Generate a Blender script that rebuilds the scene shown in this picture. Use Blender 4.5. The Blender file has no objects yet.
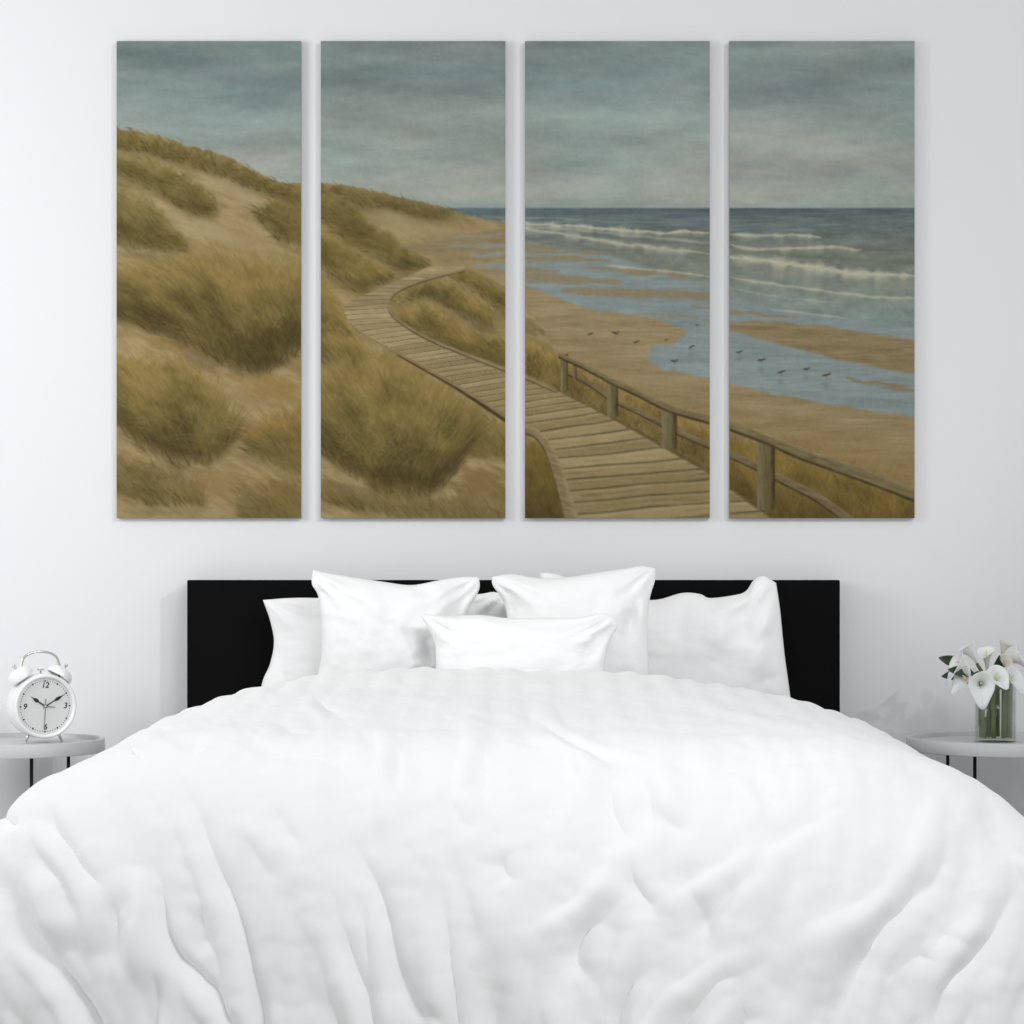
# ---------------------------------------------------------------- the printed seascape
import numpy as np
QS = 1.5                      # samples per canvas unit
AX0, AX1, AY0, AY1 = 112.0, 919.0, 38.0, 522.0

def _hash(ix, iy, seed):
    h = (ix.astype(np.int64)*374761393 + iy.astype(np.int64)*668265263 + seed*1442695041) & 0xffffffff
    h = ((h ^ (h >> 13))*1274126177) & 0xffffffff
    return ((h ^ (h >> 16)) & 0xffff)/65535.0

def vnoise(x, y, seed=0):
    x = np.asarray(x, float); y = np.asarray(y, float)
    ix = np.floor(x); iy = np.floor(y); fx = x-ix; fy = y-iy
    fx = fx*fx*(3-2*fx); fy = fy*fy*(3-2*fy)
    a = _hash(ix, iy, seed); b = _hash(ix+1, iy, seed); c = _hash(ix, iy+1, seed); d = _hash(ix+1, iy+1, seed)
    return (a*(1-fx)+b*fx)*(1-fy)+(c*(1-fx)+d*fx)*fy

def fbm(x, y, seed=0, octv=4):
    s = 0; w = 1; t = 0
    for i in range(octv):
        s = s + w*vnoise(x, y, seed+i*17); t += w; w *= .5; x = x*2.03+5.1; y = y*2.03+3.7
    return s/t

def sstep(a, b, x):
    t = np.clip((x-a)/(b-a), 0, 1); return t*t*(3-2*t)

def interp(xs, pts):
    p = np.array(pts, float); return np.interp(xs, p[:, 0], p[:, 1])

def smooth_line(pts, n=12):
    p = np.array(pts, float); p = np.vstack([2*p[0]-p[1], p, 2*p[-1]-p[-2]]); out = []
    for i in range(1, len(p)-2):
        t = np.linspace(0, 1, n, endpoint=False)[:, None]
        a, b, c, d = p[i-1], p[i], p[i+1], p[i+2]
        out.append(.5*((2*b)+(-a+c)*t+(2*a-5*b+4*c-d)*t*t+(-a+3*b-3*c+d)*t**3))
    out.append(p[-2][None]); return np.vstack(out)

def line_dist(X, Y, line):
    """distance, along-parameter 0..1 and signed side to a polyline"""
    best = np.full(X.shape, 1e9); par = np.zeros(X.shape); side = np.zeros(X.shape)
    L = np.hypot(*(line[1:]-line[:-1]).T); C = np.concatenate([[0], np.cumsum(L)]); T = C[-1]
    for i in range(len(line)-1):
        ax, ay = line[i]; dx, dy = line[i+1]-line[i]; l2 = dx*dx+dy*dy+1e-9
        t = np.clip(((X-ax)*dx+(Y-ay)*dy)/l2, 0, 1)
        ex = X-ax-t*dx; ey = Y-ay-t*dy; d = ex*ex+ey*ey; m = d < best
        best = np.where(m, d, best); par = np.where(m, (C[i]+t*L[i])/T, par)
        side = np.where(m, np.sign(dx*ey-dy*ex), side)
    return np.sqrt(best), par, side

def in_poly(X, Y, pts):
    m = np.zeros(X.shape, bool); n = len(pts)
    for i in range(n):
        x0, y0 = pts[i]; x1, y1 = pts[(i+1) % n]
        if y0 == y1: continue
        c = ((Y >= min(y0, y1)) & (Y < max(y0, y1)) & (X < (x1-x0)*(Y-y0)/(y1-y0)+x0)); m ^= c
    return m

def blur(a, s):
    if s <= 0: return a
    r = int(3*s+1); k = np.exp(-.5*(np.arange(-r, r+1)/s)**2); k /= k.sum()
    for ax in (0, 1):
        p = np.pad(a, [(r, r) if i == ax else (0, 0) for i in range(a.ndim)], mode='edge')
        o = 0
        for i, w in enumerate(k):
            sl = [slice(None)]*a.ndim; sl[ax] = slice(i, i+a.shape[ax]); o = o+w*p[tuple(sl)]
        a = o
    return a

def paint_seascape():
    rng = np.random.RandomState(7)
    W = int((AX1-AX0)*QS); H = int((AY1-AY0)*QS)
    X, Y = np.meshgrid(AX0+(np.arange(W)+.5)/QS, AY0+(np.arange(H)+.5)/QS)
    col = lambda *c: np.array(c, float)
    img = np.zeros((H, W, 3))
    def mix(mask, c):
        nonlocal img
        m = mask[..., None] if mask.ndim == 2 else mask
        img = img*(1-m)+np.asarray(c, float)*m
    # sky
    t = (Y-41)/167
    ks = [(0, (117, 127, 124)), (.3, (121, 132, 131)), (.55, (134, 143, 139)), (.78, (145, 150, 144)), (.93, (150, 154, 146)), (1, (138, 146, 142))]
    for c in range(3):
        img[..., c] = np.interp(t, [k[0] for k in ks], [k[1][c] for k in ks])
    wx = X+22*fbm(X/60, Y/22, 3)
    cl = fbm(wx/95, (Y+X*.06)/20, 11, 5)
    cl2 = fbm(wx/40, Y/9, 23, 4)
    bl = fbm(X/120+3, Y/32, 31, 3)
    img += ((cl-.5)*34+(cl2-.5)*16+(fbm((X+Y)/14, (Y-X*.12)/3.2, 27, 3)-.5)*9+8*sstep(600, 800, X)*sstep(170, 60, Y))[..., None]*np.array([1.04, 1, .94])
    img += ((bl-.5)*16)[..., None]*np.array([-.8, .1, .3])+np.array([0, 2, .5])+3*sstep(500, 700, X)[..., None]
    dk = np.exp(-((X-470)/130)**2-((Y-75)/22)**2)+.9*np.exp(-((X-170)/70)**2-((Y-60)/16)**2)+.6*np.exp(-((X-790)/70)**2-((Y-95)/22)**2)
    img -= (dk*11)[..., None]*np.array([1.2, .9, .7])
    lt = np.exp(-((X-600)/90)**2-((Y-118)/12)**2)+np.exp(-((X-410)/90)**2-((Y-140)/10)**2)*.7+np.exp(-((X-800)/90)**2-((Y-140)/16)**2)*.8
    img += (lt*15)[..., None]*np.array([1, .98, .86])
    # sea
    sea = sstep(207.6, 208.6, Y+(vnoise(X/40, X*0, 3)-.5)*.4)
    ty = np.clip((Y-208)/110, 0, 1)
    sc = np.stack([np.interp(ty, [0, .12, .4, .7, 1], v) for v in ([80, 98, 114, 118, 122], [96, 109, 118, 126, 134], [99, 108, 108, 116, 128])], -1)
    rip = fbm(X/26, (Y-208)/(1.2+ty*3), 41, 4)
    rip2 = fbm(X/9, (Y-208)/(.8+ty*1.6), 43, 3); sc = sc+((rip-.5)*34+(rip2-.5)*20)[..., None]*np.array([1, 1, .95])
    img = img*(1-sea[..., None])+sc*sea[..., None]
    # shallow water and wet sand
    wet = sstep(0, 1, (Y-interp(X, [(112, 228), (480, 232), (526, 240), (612, 252), (710, 283), (770, 306), (919, 322)]))/8)
    ws = np.stack([125+0*X, 136+0*X, 134+0*X], -1)+((fbm(X/45, Y/5, 51, 4)-.5)*24+(fbm(X/14, Y/1.6, 53, 3)-.5)*14)[..., None]
    mix(wet, ws)
    sandc = np.stack([139+0*X, 123+0*X, 91+0*X], -1)+((fbm(X/50, Y/6, 61, 5)-.5)*30+(fbm(X/16, Y/1.8, 63, 3)-.5)*16)[..., None]
    wob = (fbm(X/22, Y/5, 71, 4)-.5)
    def streak(x0, x1, y0, y1, th, c=(131, 118, 92), k=.9):
        u = (X-x0)/(x1-x0); yc = y0+(y1-y0)*u+wob*9
        th2 = th*np.sqrt(np.clip(4*u*(1-u), 0, 1))
        mix(k*sstep(-2.2, 1.8, th2-np.abs(Y-yc))*(u > 0)*(u < 1), c)
    for s in [(440, 560, 243, 247, 3), (470, 612, 256, 260, 3.2), (470, 560, 268, 270, 3.5), (585, 690, 267, 276, 2.6), (500, 622, 276, 282, 4.5), (560, 735, 291, 297, 4.2), (690, 800, 306, 318, 2.0), (520, 600, 250, 252, 1.2)]:
        streak(*s)
    streak(640, 700, 313, 316, 2.0, (128, 120, 100), .6)
    # main beach
    edge = [(112, 226), (430, 226), (512, 228), (512, 262), (520, 283), (556, 297), (578, 306), (600, 311), (640, 315), (663, 321), (690, 333), (674, 340), (652, 349), (645, 358), (662, 370), (712, 378), (770, 393), (850, 407), (919, 418), (919, 530), (112, 530)]
    nb = (fbm(X/16, Y/5, 81, 4)-.5)*14
    bm = blur(in_poly(X+nb, Y+nb*.5, edge).astype(float), 1.3)
    mix(bm, sandc)
    for s in [(440, 540, 236, 235, .8), (446, 540, 246, 245, 1.6), (470, 540, 254, 253, 1.8), (476, 540, 267, 264, 2.4)]: streak(*s, (124, 135, 131), .85)
    for s in [(420, 520, 241, 241, 1), (430, 520, 250, 250, .9), (440, 530, 260, 258, 1), (450, 520, 231, 231, .8)]: streak(*s, (112, 99, 72), .5)
    # darker wet rim of the beach, right hand bar
    bar = [(700, 318), (730, 322), (772, 321), (820, 326), (865, 333), (925, 341), (925, 376), (880, 368), (840, 360), (800, 350), (760, 339), (728, 330)]
    mix(blur(in_poly(X+nb*.6, Y+nb*.4, bar).astype(float), 1.5), np.stack([129+0*X, 114+0*X, 82+0*X], -1)+((fbm(X/40, Y/4, 91, 4)-.5)*26+(fbm(X/14, Y/1.6, 93, 3)-.5)*18)[..., None])
    streak(845, 930, 378, 392, 2.4, (124, 112, 86), .9)
    streak(700, 780, 338, 346, 2.0, (124, 112, 86), .0)
    mix(.35*bm*sstep(0, 1, (Y-interp(X, [(112, 300), (560, 330), (700, 385), (919, 425)]))/40), (128, 104, 62))
    # foam
    def foam(pts, w, k=.9, c=(184, 179, 156), up=0.0):
        ln = smooth_line(pts); d, p, s = line_dist(X, Y+(vnoise(X/9, Y/9, 5)-.5)*2.2, ln)
        ww = w*(.35+.9*vnoise(p*len(pts)*5+w, p*0, 9))*np.clip(8*p*(1-p)+.15, 0, 1)
        m = np.exp(-(d/np.maximum(ww, .3))**2)*k
        mix(m*(.6+.4*vnoise(X/3, Y/1.5, 13)), c)
        mix(np.exp(-(d/(ww*2.6))**2)*(s > 0)*k*.35, c)
    def trough(pts, w, k=.5, c=(88, 92, 84)):
        d, p, s = line_dist(X, Y, smooth_line(pts)); mix(np.exp(-(d/w)**2)*k, c)
    trough([(640, 229), (670, 228.5), (712, 232)], 2.2, .6); trough([(790, 233), (830, 235)], 1.8, .6); trough([(840, 248), (885, 250), (918, 250)], 2.2, .5)
    trough([(733, 251), (800, 256), (918, 264)], 2.4, .35); trough([(560, 233), (640, 240), (712, 246)], 2, .3)
    foam([(500, 220), (526, 223), (570, 226), (612, 229), (650, 232), (668, 233), (690, 231), (712, 233)], 2.0, 1.0)
    foam([(500, 224), (526, 228), (570, 235), (612, 242), (660, 248), (712, 254)], 2.2, .8)
    foam([(526, 226), (600, 232), (660, 238), (712, 242)], 1.4, .45)
    foam([(600, 265), (640, 268), (680, 272), (712, 277)], 1.2, .7)
    foam([(728, 235), (760, 236), (800, 235), (822, 237)], 1.7, .9)
    foam([(728, 244), (760, 249), (800, 248), (835, 247), (862, 250)], 1.8, .9)
    foam([(728, 256), (760, 260), (791, 264), (830, 269), (855, 273), (919, 276)], 4.4, 1.0)
    foam([(728, 277), (770, 283), (816, 289), (860, 295), (919, 299)], 1.5, .75)
    foam([(728, 288), (790, 298), (840, 303)], 1.0, .3)
    foam([(770, 309), (810, 314), (845, 318)], 1.2, .6)
    foam([(480, 216), (560, 219), (600, 220)], .9, .35)
    # ------------------------------------------------ dunes
    sil = [(100, 127), (117, 129), (135, 130), (160, 137), (185, 145), (215, 152), (240, 163), (262, 176), (280, 183), (300, 184), (321, 183), (345, 186), (372, 191), (400, 197), (430, 204), (450, 210), (470, 216), (490, 221), (512, 225), (512, 228), (480, 231), (450, 236), (425, 243)]
    lower = [(432, 256), (455, 262), (480, 272), (500, 283), (520, 300), (535, 318), (545, 335), (556, 352), (570, 362), (620, 392), (680, 415), (740, 432), (800, 452), (860, 470), (925, 490), (925, 530), (90, 530)]
    dn = (fbm(X/7, Y/5, 101, 3)-.5)*5
    dune = blur(in_poly(X, Y+dn, sil+lower).astype(float), .8)
    dc = np.stack([143+0*X, 126+0*X, 88+0*X], -1)
    n1 = fbm((X+Y*.5)/34, (Y-X*.35)/11, 111, 5); n2 = fbm((X+Y*.6)/12, (Y-X*.45)/3.5, 121, 4)
    dc += ((n1-.5)*44+(n2-.5)*26)[..., None]
    mix(dune, dc)
    # tone blobs: x, y, rx, ry, angle, colour, strength
    G = (88, 78, 42); D = (66, 58, 31); O = (124, 103, 54); S = (158, 143, 108); P = (112, 97, 70)
    blobs = [(150, 142, 60, 12, 14, G, .9), (230, 166, 50, 10, 24, G, .9), (290, 192, 22, 8, 10, G, .9), (150, 180, 62, 13, 28, O, .8), (190, 196, 30, 10, 30, G, .8),
             (128, 215, 36, 24, 25, G, .9), (145, 228, 30, 12, 20, D, .45), (215, 176, 26, 7, 15, S, .9), (240, 190, 34, 10, 35, S, .9), (205, 228, 50, 10, 24, S, .85), (270, 232, 26, 8, 22, S, .7),
             (285, 220, 26, 16, 15, G, .9), (282, 210, 14, 8, 20, D, .3), (145, 256, 42, 7, 8, P, .7), (190, 262, 60, 14, 12, O, .8), (260, 262, 34, 10, 0, O, .8),
             (150, 300, 46, 30, 10, G, .75), (232, 312, 60, 34, 18, O, .75), (245, 345, 34, 22, 20, D, .85), (150, 325, 32, 10, 15, D, .4), (285, 300, 26, 40, 0, G, .6), (180, 320, 60, 12, 24, G, .5),
             (205, 358, 34, 9, 18, P, .9), (180, 345, 60, 8, 14, (132, 110, 66), .6), (270, 385, 40, 16, 10, (138, 112, 66), .9), (160, 395, 48, 32, 10, G, .85), (170, 405, 40, 24, 10, D, .7), (210, 420, 24, 14, 0, D, .5), (240, 425, 40, 16, 12, P, .7),
             (285, 435, 26, 20, 10, (128, 98, 52), .8), (165, 465, 34, 20, 15, G, .8), (130, 480, 26, 16, 10, P, .8), (220, 480, 50, 20, 5, (126, 106, 66), .8), (280, 495, 30, 18, 0, (112, 92, 52), .8),
             (340, 196, 26, 8, 8, G, .85), (400, 204, 60, 8, 11, P, .75), (400, 218, 60, 8, 12, (146, 131, 97), .8), (350, 225, 26, 22, 35, O, .6), (342, 240, 34, 18, 35, G, .9), (375, 262, 44, 14, 32, G, .95), (345, 262, 26, 14, 30, D, .35), (455, 238, 44, 9, 4, (137, 122, 92), .7), (425, 250, 40, 6, 6, (126, 112, 82), .8),
             (330, 300, 26, 20, 20, O, .7), (338, 330, 22, 26, 30, G, .85), (440, 296, 44, 18, 12, O, .85), (450, 306, 34, 8, 12, G, .7), (480, 325, 34, 14, 20, G, .75), (425, 318, 24, 6, 20, (140, 118, 70), .7), (500, 300, 26, 12, 20, (133, 115, 75), .7),
             (370, 385, 54, 24, 12, O, .9), (345, 430, 34, 30, 0, G, .9), (400, 440, 56, 34, 10, G, .85), (410, 470, 40, 18, 10, D, .8), (345, 440, 30, 22, 0, D, .5), (440, 400, 34, 18, 25, G, .8), (360, 495, 46, 14, 6, P, .85), (470, 440, 34, 18, 25, (112, 92, 52), .8), (480, 480, 34, 24, 0, (110, 92, 54), .85), (440, 505, 50, 12, 0, P, .6),
             (545, 480, 24, 34, 10, (92, 76, 38), .95), (530, 325, 20, 12, 30, (100, 88, 56), .6), (540, 350, 26, 10, 25, (118, 100, 58), .8),
             (640, 400, 70, 12, 22, O, .7), (700, 440, 60, 14, 24, (112, 94, 48), .8), (820, 475, 80, 20, 16, (108, 90, 46), .9), (800, 500, 70, 16, 10, (92, 76, 38), .8), (890, 505, 40, 18, 0, (88, 72, 38), .9), (730, 480, 30, 16, 10, (92, 78, 42), .7)]
    for (bx, by, rx, ry, an, c, k) in blobs:
        if c in (G, D, O): continue
        a = np.radians(an); dx = X-bx; dy = Y-by
        u = (dx*np.cos(a)+dy*np.sin(a))/rx; v = (-dx*np.sin(a)+dy*np.cos(a))/ry
        r = np.sqrt(u*u+v*v)+(n2-.5)*.7+(n1-.5)*.6
        mix(dune*k*sstep(1.15, .35, r)*.85, c)
    # ------------------------------------------------ blades
    def strokes(P0, ang, ln, bend, c0, c1, alpha, width=.8, K=26):
        nonlocal img
        B = 420
        for s in range(0, len(P0), B):
            p = P0[s:s+B]; n = len(p); t = np.linspace(0, 1, K)[None]
            a = ang[s:s+B, None]+bend[s:s+B, None]*t; l = ln[s:s+B, None]/K
            xs = p[:, :1]+np.cumsum(np.cos(a)*l, 1); ys = p[:, 1:]-np.cumsum(np.sin(a)*l, 1)
            cc = c0[s:s+B, None]*(1-t[..., None])+c1[s:s+B, None]*t[..., None]
            wa = alpha[s:s+B, None]*(1-t**2*.7)*np.minimum(1, t*6+.3)
            px = (xs-AX0)*QS-.5; py = (ys-AY0)*QS-.5
            acc = np.zeros((H, W, 4)); A = acc.reshape(-1, 4)
            w = width*(1.15-t*.6)*QS
            for oy in (-1, 0, 1, 2):
                for ox in (-1, 0, 1, 2):
                    ix = np.floor(px).astype(int)+ox; iy = np.floor(py).astype(int)+oy
                    d2 = (ix-px)**2+(iy-py)**2; g = np.exp(-d2/(w*w*.5+.05))*wa
                    ok = (ix >= 0) & (ix < W) & (iy >= 0) & (iy < H)
                    idx = (iy*W+ix)[ok]; gg = g[ok]
                    for c in range(3):
                        A[:, c] += np.bincount(idx, gg*cc[..., c][ok], W*H)
                    A[:, 3] += np.bincount(idx, gg, W*H)
            m = 1-np.exp(-acc[..., 3:4]*1.1)
            img = img*(1-m)+acc[..., :3]/np.maximum(acc[..., 3:4], 1e-6)*m
    dk, og, gd, lt_ = col(72, 64, 33), col(98, 86, 44), col(136, 113, 62), col(160, 138, 88)
    def tuft(x0, y0, x1, y1, hw, n, ln, lean, spread, lightness, along=1.0):
        """blades rooted round the segment x0y0-x1y1"""
        u = rng.rand(n); q = rng.randn(n)*hw
        P = np.stack([x0+(x1-x0)*u+rng.randn(n)*hw*.6, y0+(y1-y0)*u+q], 1)
        o = np.argsort(P[:, 1]); P = P[o]
        ang = np.radians(lean+rng.randn(n)*spread); L = ln*(.5+rng.rand(n)*.9)
        bend = np.radians(np.where(np.cos(ang) > 0, -1, 1)*(20+rng.rand(n)*55))
        m = np.clip(lightness+rng.randn(n)*.28, 0, 1)[:, None]
        c0 = dk*(1-m)+og*m; c1 = og*(1-m)+gd*m
        hl = (rng.rand(n) < .14)[:, None]; c1 = np.where(hl, lt_, c1); c0 = np.where(hl, gd*.9, c0)
        strokes(P, ang, L, bend, c0, c1, .10+.16*rng.rand(n))
    def clump(top, base, leans, kdark=1.0, n=None, ln=26, gold=(138, 118, 69), mid=(100, 88, 48), dark=(66, 57, 29), k=.95, feather=7):
        x0, x1 = top[0][0], top[-1][0]
        patch = (fbm((X+.6*Y)/26, (Y-.5*X)/15, int(x0+x1), 3)-.5)*1.1
        rag = (fbm((X*.8+Y*.5)/5, (Y-X)/26, int(x0)+5, 3)-.5)*16
        tp = interp(X, top)+rag; bs = interp(X, base)+(n1-.5)*10
        f = (Y-tp)/np.maximum(bs-tp, 4)+(n2-.5)*.35+patch
        e0 = 1.0 if x0 in (112, 316, 523, 526, 728) else 9.0; e1 = 1.0 if x1 in (304, 508, 712, 919) else 9.0
        wx_ = sstep(x0-e0, x0+e0, X+rag*.3)*sstep(x1+e1, x1-e1, X+rag*.3)
        m = sstep(-5, 9, Y-tp)*sstep(feather+6, -feather-6, Y-bs+(n1-.5)*20)*wx_*k*dune
        fk = [0, .25, .6, .95]; dd = np.array(mid)*(1-kdark)+np.array(dark)*kdark
        cc = np.stack([np.interp(f, fk, [gold[c], gold[c]*.6+mid[c]*.4, mid[c]*.8+dd[c]*.2, dd[c]]) for c in range(3)], -1)
        mix(m, cc)
        n = n or int(abs((np.array(base)[:, 1].mean()-np.array(top)[:, 1].mean())*(x1-x0))*.11)
        bx = x0+(x1-x0)*rng.rand(n); u = rng.rand(n)**.8*1.08
        ty_ = interp(bx, top); by_ = interp(bx, base); by = ty_+(by_-ty_)*u
        o = np.argsort(by); bx, by, u = bx[o], by[o], u[o]
        lean = np.interp((bx-x0)/(x1-x0), np.linspace(0, 1, len(leans)), leans)+rng.randn(n)*13
        a = np.radians(lean); L = ln*(.45+rng.rand(n)*.9)
        def tone(v, jit):
            v = np.clip(v, 0, 1)
            return np.stack([np.interp(v, fk, [gold[c], gold[c]*.6+mid[c]*.4, mid[c]*.8+dd[c]*.2, dd[c]]) for c in range(3)], -1)+jit[:, None]*np.array([1, .93, .6])
        jt = rng.randn(n)*15; pi_ = patch[np.clip(((by-AY0)*QS).astype(int), 0, H-1), np.clip(((bx-AX0)*QS).astype(int), 0, W-1)]; u = u+pi_
        c0 = tone(u+.12, jt-4); c1 = tone(u-.35, jt+8)
        strokes(np.stack([bx, by], 1), a, L, np.radians(np.where(np.cos(a) > 0, -1, 1)*(14+rng.rand(n)*34)), c0, c1, .16+.26*rng.rand(n))
    C_ = clump
    g2 = (124, 109, 66)
    C_([(112, 127), (135, 130), (185, 145), (240, 163), (280, 183), (304, 186)], [(112, 148), (150, 154), (200, 170), (235, 183), (262, 192), (304, 208)], [135, 120, 140], .5, ln=11, gold=(112, 98, 56), feather=5)
    C_([(112, 150), (150, 158), (190, 178), (218, 200)], [(112, 172), (150, 188), (190, 212), (218, 214)], [150, 135, 120], .6, ln=16, gold=g2)
    C_([(112, 186), (140, 196), (165, 215), (190, 245)], [(112, 240), (140, 248), (170, 252), (190, 252)], [115, 120, 140], .7, ln=20, gold=g2)
    C_([(255, 207), (275, 200), (304, 205)], [(255, 215), (280, 240), (304, 245)], [140, 115], .6, ln=14, gold=(118, 103, 58))
    C_([(112, 276), (150, 264), (190, 255), (230, 256), (265, 263), (304, 262)], [(112, 312), (150, 328), (180, 338), (210, 352), (235, 368), (258, 374), (280, 362), (304, 345)], [140, 132, 120, 100, 92], 1, ln=38, n=3400)
    C_([(112, 352), (150, 362), (185, 360), (215, 385), (238, 425)], [(112, 415), (140, 445), (180, 462), (210, 462), (238, 440)], [135, 118, 96, 80], .95, ln=40, n=1500, gold=(134, 115, 66))
    C_([(246, 428), (275, 412), (304, 405)], [(246, 452), (280, 466), (304, 474)], [140, 115], .4, ln=30, gold=(142, 112, 62), k=.8)
    C_([(112, 452), (150, 462), (205, 486)], [(112, 488), (150, 505), (205, 508)], [130, 110], .55, ln=24, gold=(120, 102, 64), k=.7)
    C_([(240, 480), (304, 486)], [(240, 520), (304, 528)], [140, 120], .3, ln=24, gold=(124, 104, 62), k=.6)
    C_([(316, 182), (345, 186), (372, 191), (400, 197), (430, 204), (455, 211)], [(316, 192), (345, 197), (360, 207), (385, 207), (420, 219), (455, 220)], [140, 130], .35, ln=9, gold=(112, 100, 62), mid=(98, 86, 50), feather=4)
    C_([(316, 192), (345, 197), (360, 208), (370, 222), (400, 242), (432, 262)], [(316, 214), (340, 234), (365, 252), (400, 270), (432, 268)], [150, 140], .6, ln=18, gold=(112, 99, 55))
    C_([(316, 226), (340, 240), (365, 256), (395, 272)], [(316, 262), (345, 286), (365, 293), (395, 278)], [125, 135], .5, ln=20, gold=(136, 118, 66))
    C_([(455, 270), (480, 274), (508, 290)], [(455, 280), (480, 296), (508, 316)], [135, 125], .5, ln=14, gold=(124, 107, 60))
    C_([(393, 300), (425, 282), (445, 279), (465, 288), (495, 312)], [(393, 304), (425, 300), (450, 308), (475, 325), (495, 328)], [140, 125, 110], .7, ln=18)
    C_([(393, 312), (410, 301), (430, 304), (460, 322)], [(393, 322), (420, 336), (450, 348), (460, 350)], [130, 110], .4, ln=18)
    C_([(450, 332), (480, 334), (508, 340)], [(450, 352), (480, 362), (508, 372)], [130, 110], .3, ln=16, gold=(136, 114, 62))
    C_([(316, 268), (330, 284), (345, 312), (356, 330)], [(316, 322), (335, 337), (345, 342), (356, 348)], [115, 120], .6, ln=26)
    C_([(316, 322), (340, 328), (370, 350), (404, 376)], [(316, 362), (340, 368), (370, 378), (404, 388)], [110, 125], .8, ln=22)
    C_([(455, 398), (480, 412), (508, 426)], [(455, 448), (480, 456), (508, 462)], [130, 110], .3, ln=24, gold=(122, 103, 60), k=.7)
    C_([(316, 376), (345, 358), (380, 352), (410, 362), (445, 385), (474, 412)], [(316, 446), (350, 470), (390, 492), (430, 494), (455, 470), (474, 440)], [125, 110, 95, 80, 65], .95, ln=42, n=3200)
    C_([(316, 478), (360, 492), (420, 500), (508, 488)], [(316, 500), (360, 512), (420, 522), (508, 530)], [125, 110], .3, ln=20, gold=(122, 103, 64), k=.6)
    C_([(523, 434), (545, 448), (560, 485), (575, 520)], [(523, 540), (545, 545), (560, 545), (575, 545)], [100, 90], .9, ln=30, gold=(108, 90, 45), mid=(88, 74, 36), dark=(64, 53, 28))
    C_([(526, 336), (545, 350), (562, 360), (620, 384), (712, 424)], [(526, 374), (562, 394), (620, 424), (712, 474)], [100, 92], .7, ln=15, gold=(138, 117, 68), mid=(108, 91, 50), dark=(76, 64, 35), n=1200)
    C_([(728, 434), (760, 442), (800, 454), (860, 472), (919, 490)], [(728, 500), (760, 520), (860, 545), (919, 550)], [98, 92], .8, ln=28, gold=(126, 106, 56), mid=(98, 82, 40), dark=(70, 58, 30), n=2200)
    # a few long pale blades
    n = 170; bx = rng.choice([190, 200, 240, 150, 400, 380, 420, 350], n)+rng.randn(n)*14; by = np.where(bx < 310, rng.choice([350, 430, 440], n), rng.choice([470, 455], n))+rng.randn(n)*6
    a = np.radians(95+rng.randn(n)*34); strokes(np.stack([bx, by], 1), a, 40+rng.rand(n)*36, np.where(np.cos(a) > 0, -1, 1)*(.4+rng.rand(n)*.9), np.tile(og, (n, 1)), np.tile(col(166, 146, 96), (n, 1)), .22+.3*rng.rand(n), .6, 60)
    # ------------------------------------------------ boardwalk
    LL = smooth_line([(464, 264), (434, 265), (408, 276), (373, 291), (349, 303), (344, 310), (350, 322), (364, 333), (398, 352), (430, 369), (461, 387), (505, 416), (526, 430), (545, 443), (558, 469), (570, 500), (578, 522)], 8)
    RR = smooth_line([(466, 268), (430, 277), (398, 289), (388, 302), (393, 316), (422, 335), (461, 352), (505, 368), (526, 376), (560, 391), (610, 418), (668, 450), (712, 475), (740, 495), (775, 522)], 8)
    poly = [tuple(p) for p in LL]+[tuple(p) for p in RR[::-1]]
    bw = blur(in_poly(X, Y, poly).astype(float), .6)
    far = sstep(440, 290, Y)
    wc = np.stack([136-far*0, 120+0*X, 85+0*X], -1)+(far*10)[..., None]
    yy = Y+(.15-.07*sstep(400, 470, Y))*(X-500)*sstep(270, 370, Y)+(vnoise(X/50, Y/9, 141)-.5)*2.0
    per = lambda y: np.interp(y, [255, 290, 340, 400, 450, 530], [2.0, 3.2, 4.2, 5.8, 9.5, 13])
    g = np.arange(250, 560, .25); ph = np.concatenate([[0], np.cumsum(.25/per(g[:-1]))])
    f = np.interp(yy, g, ph); k = np.floor(f); fr = f-k
    tone = _hash(k, k*0, 77)-.5
    grain = fbm(X/16, Y/1.3, 151, 4)-.5
    wc += (tone*22+grain*24)[..., None]*np.array([1, .97, .85])
    wob_ = .045+.05*vnoise(X/30, k*3.1, 143); gap = (np.exp(-((fr-.0)/wob_)**2)+np.exp(-((fr-1)/wob_)**2))*(.35+.65*vnoise(X/22, k*7.7, 145))+.35*np.exp(-((fr-.5)/.04)**2)*sstep(.55, .8, vnoise(X/35, k*5.3, 149))
    wc = wc*(1-.50*np.clip(gap, 0, 1)[..., None])+wc*0
    wc += (np.exp(-((fr-.22)/.1)**2)*9)[..., None]
    mix(bw, np.clip(wc, 0, 255))
    # kerbs
    def band(pts, w0, w1, c, k=1.0, off=0, hi=None):
        ln = smooth_line(pts, 8) if len(pts) < 40 else pts
        d, p, s = line_dist(X, Y-off, ln); w = w0+(w1-w0)*p
        m = sstep(.7, -.7, d-w)*k; c = np.array(c, float)+0*img
        c = c+((fbm(X/18+Y/9, Y/2.5-X/7, 161, 3)-.5)*34)[..., None]
        if hi is not None: c = c+(sstep(0, 1, -s*d/np.maximum(w, .5))[..., None])*hi
        mix(m, c)
    kr = [(464, 270), (430, 278), (399, 290), (389, 302), (394, 316), (422, 335), (461, 352), (505, 369), (526, 377), (556, 390)]
    band(kr, .8, 1.6, (82, 72, 48), .9, 1.6); band(kr, .7, 1.6, (134, 118, 88), .95, 0)
    kl = [(398, 353), (430, 371), (461, 389), (505, 418)]
    band(kl, .8, 2.0, (62, 53, 32), .9, 2.2); band([(350, 324), (364, 335), (398, 354), (430, 371), (461, 388), (505, 416)], .7, 1.7, (120, 104, 74), .8, 0)
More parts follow.
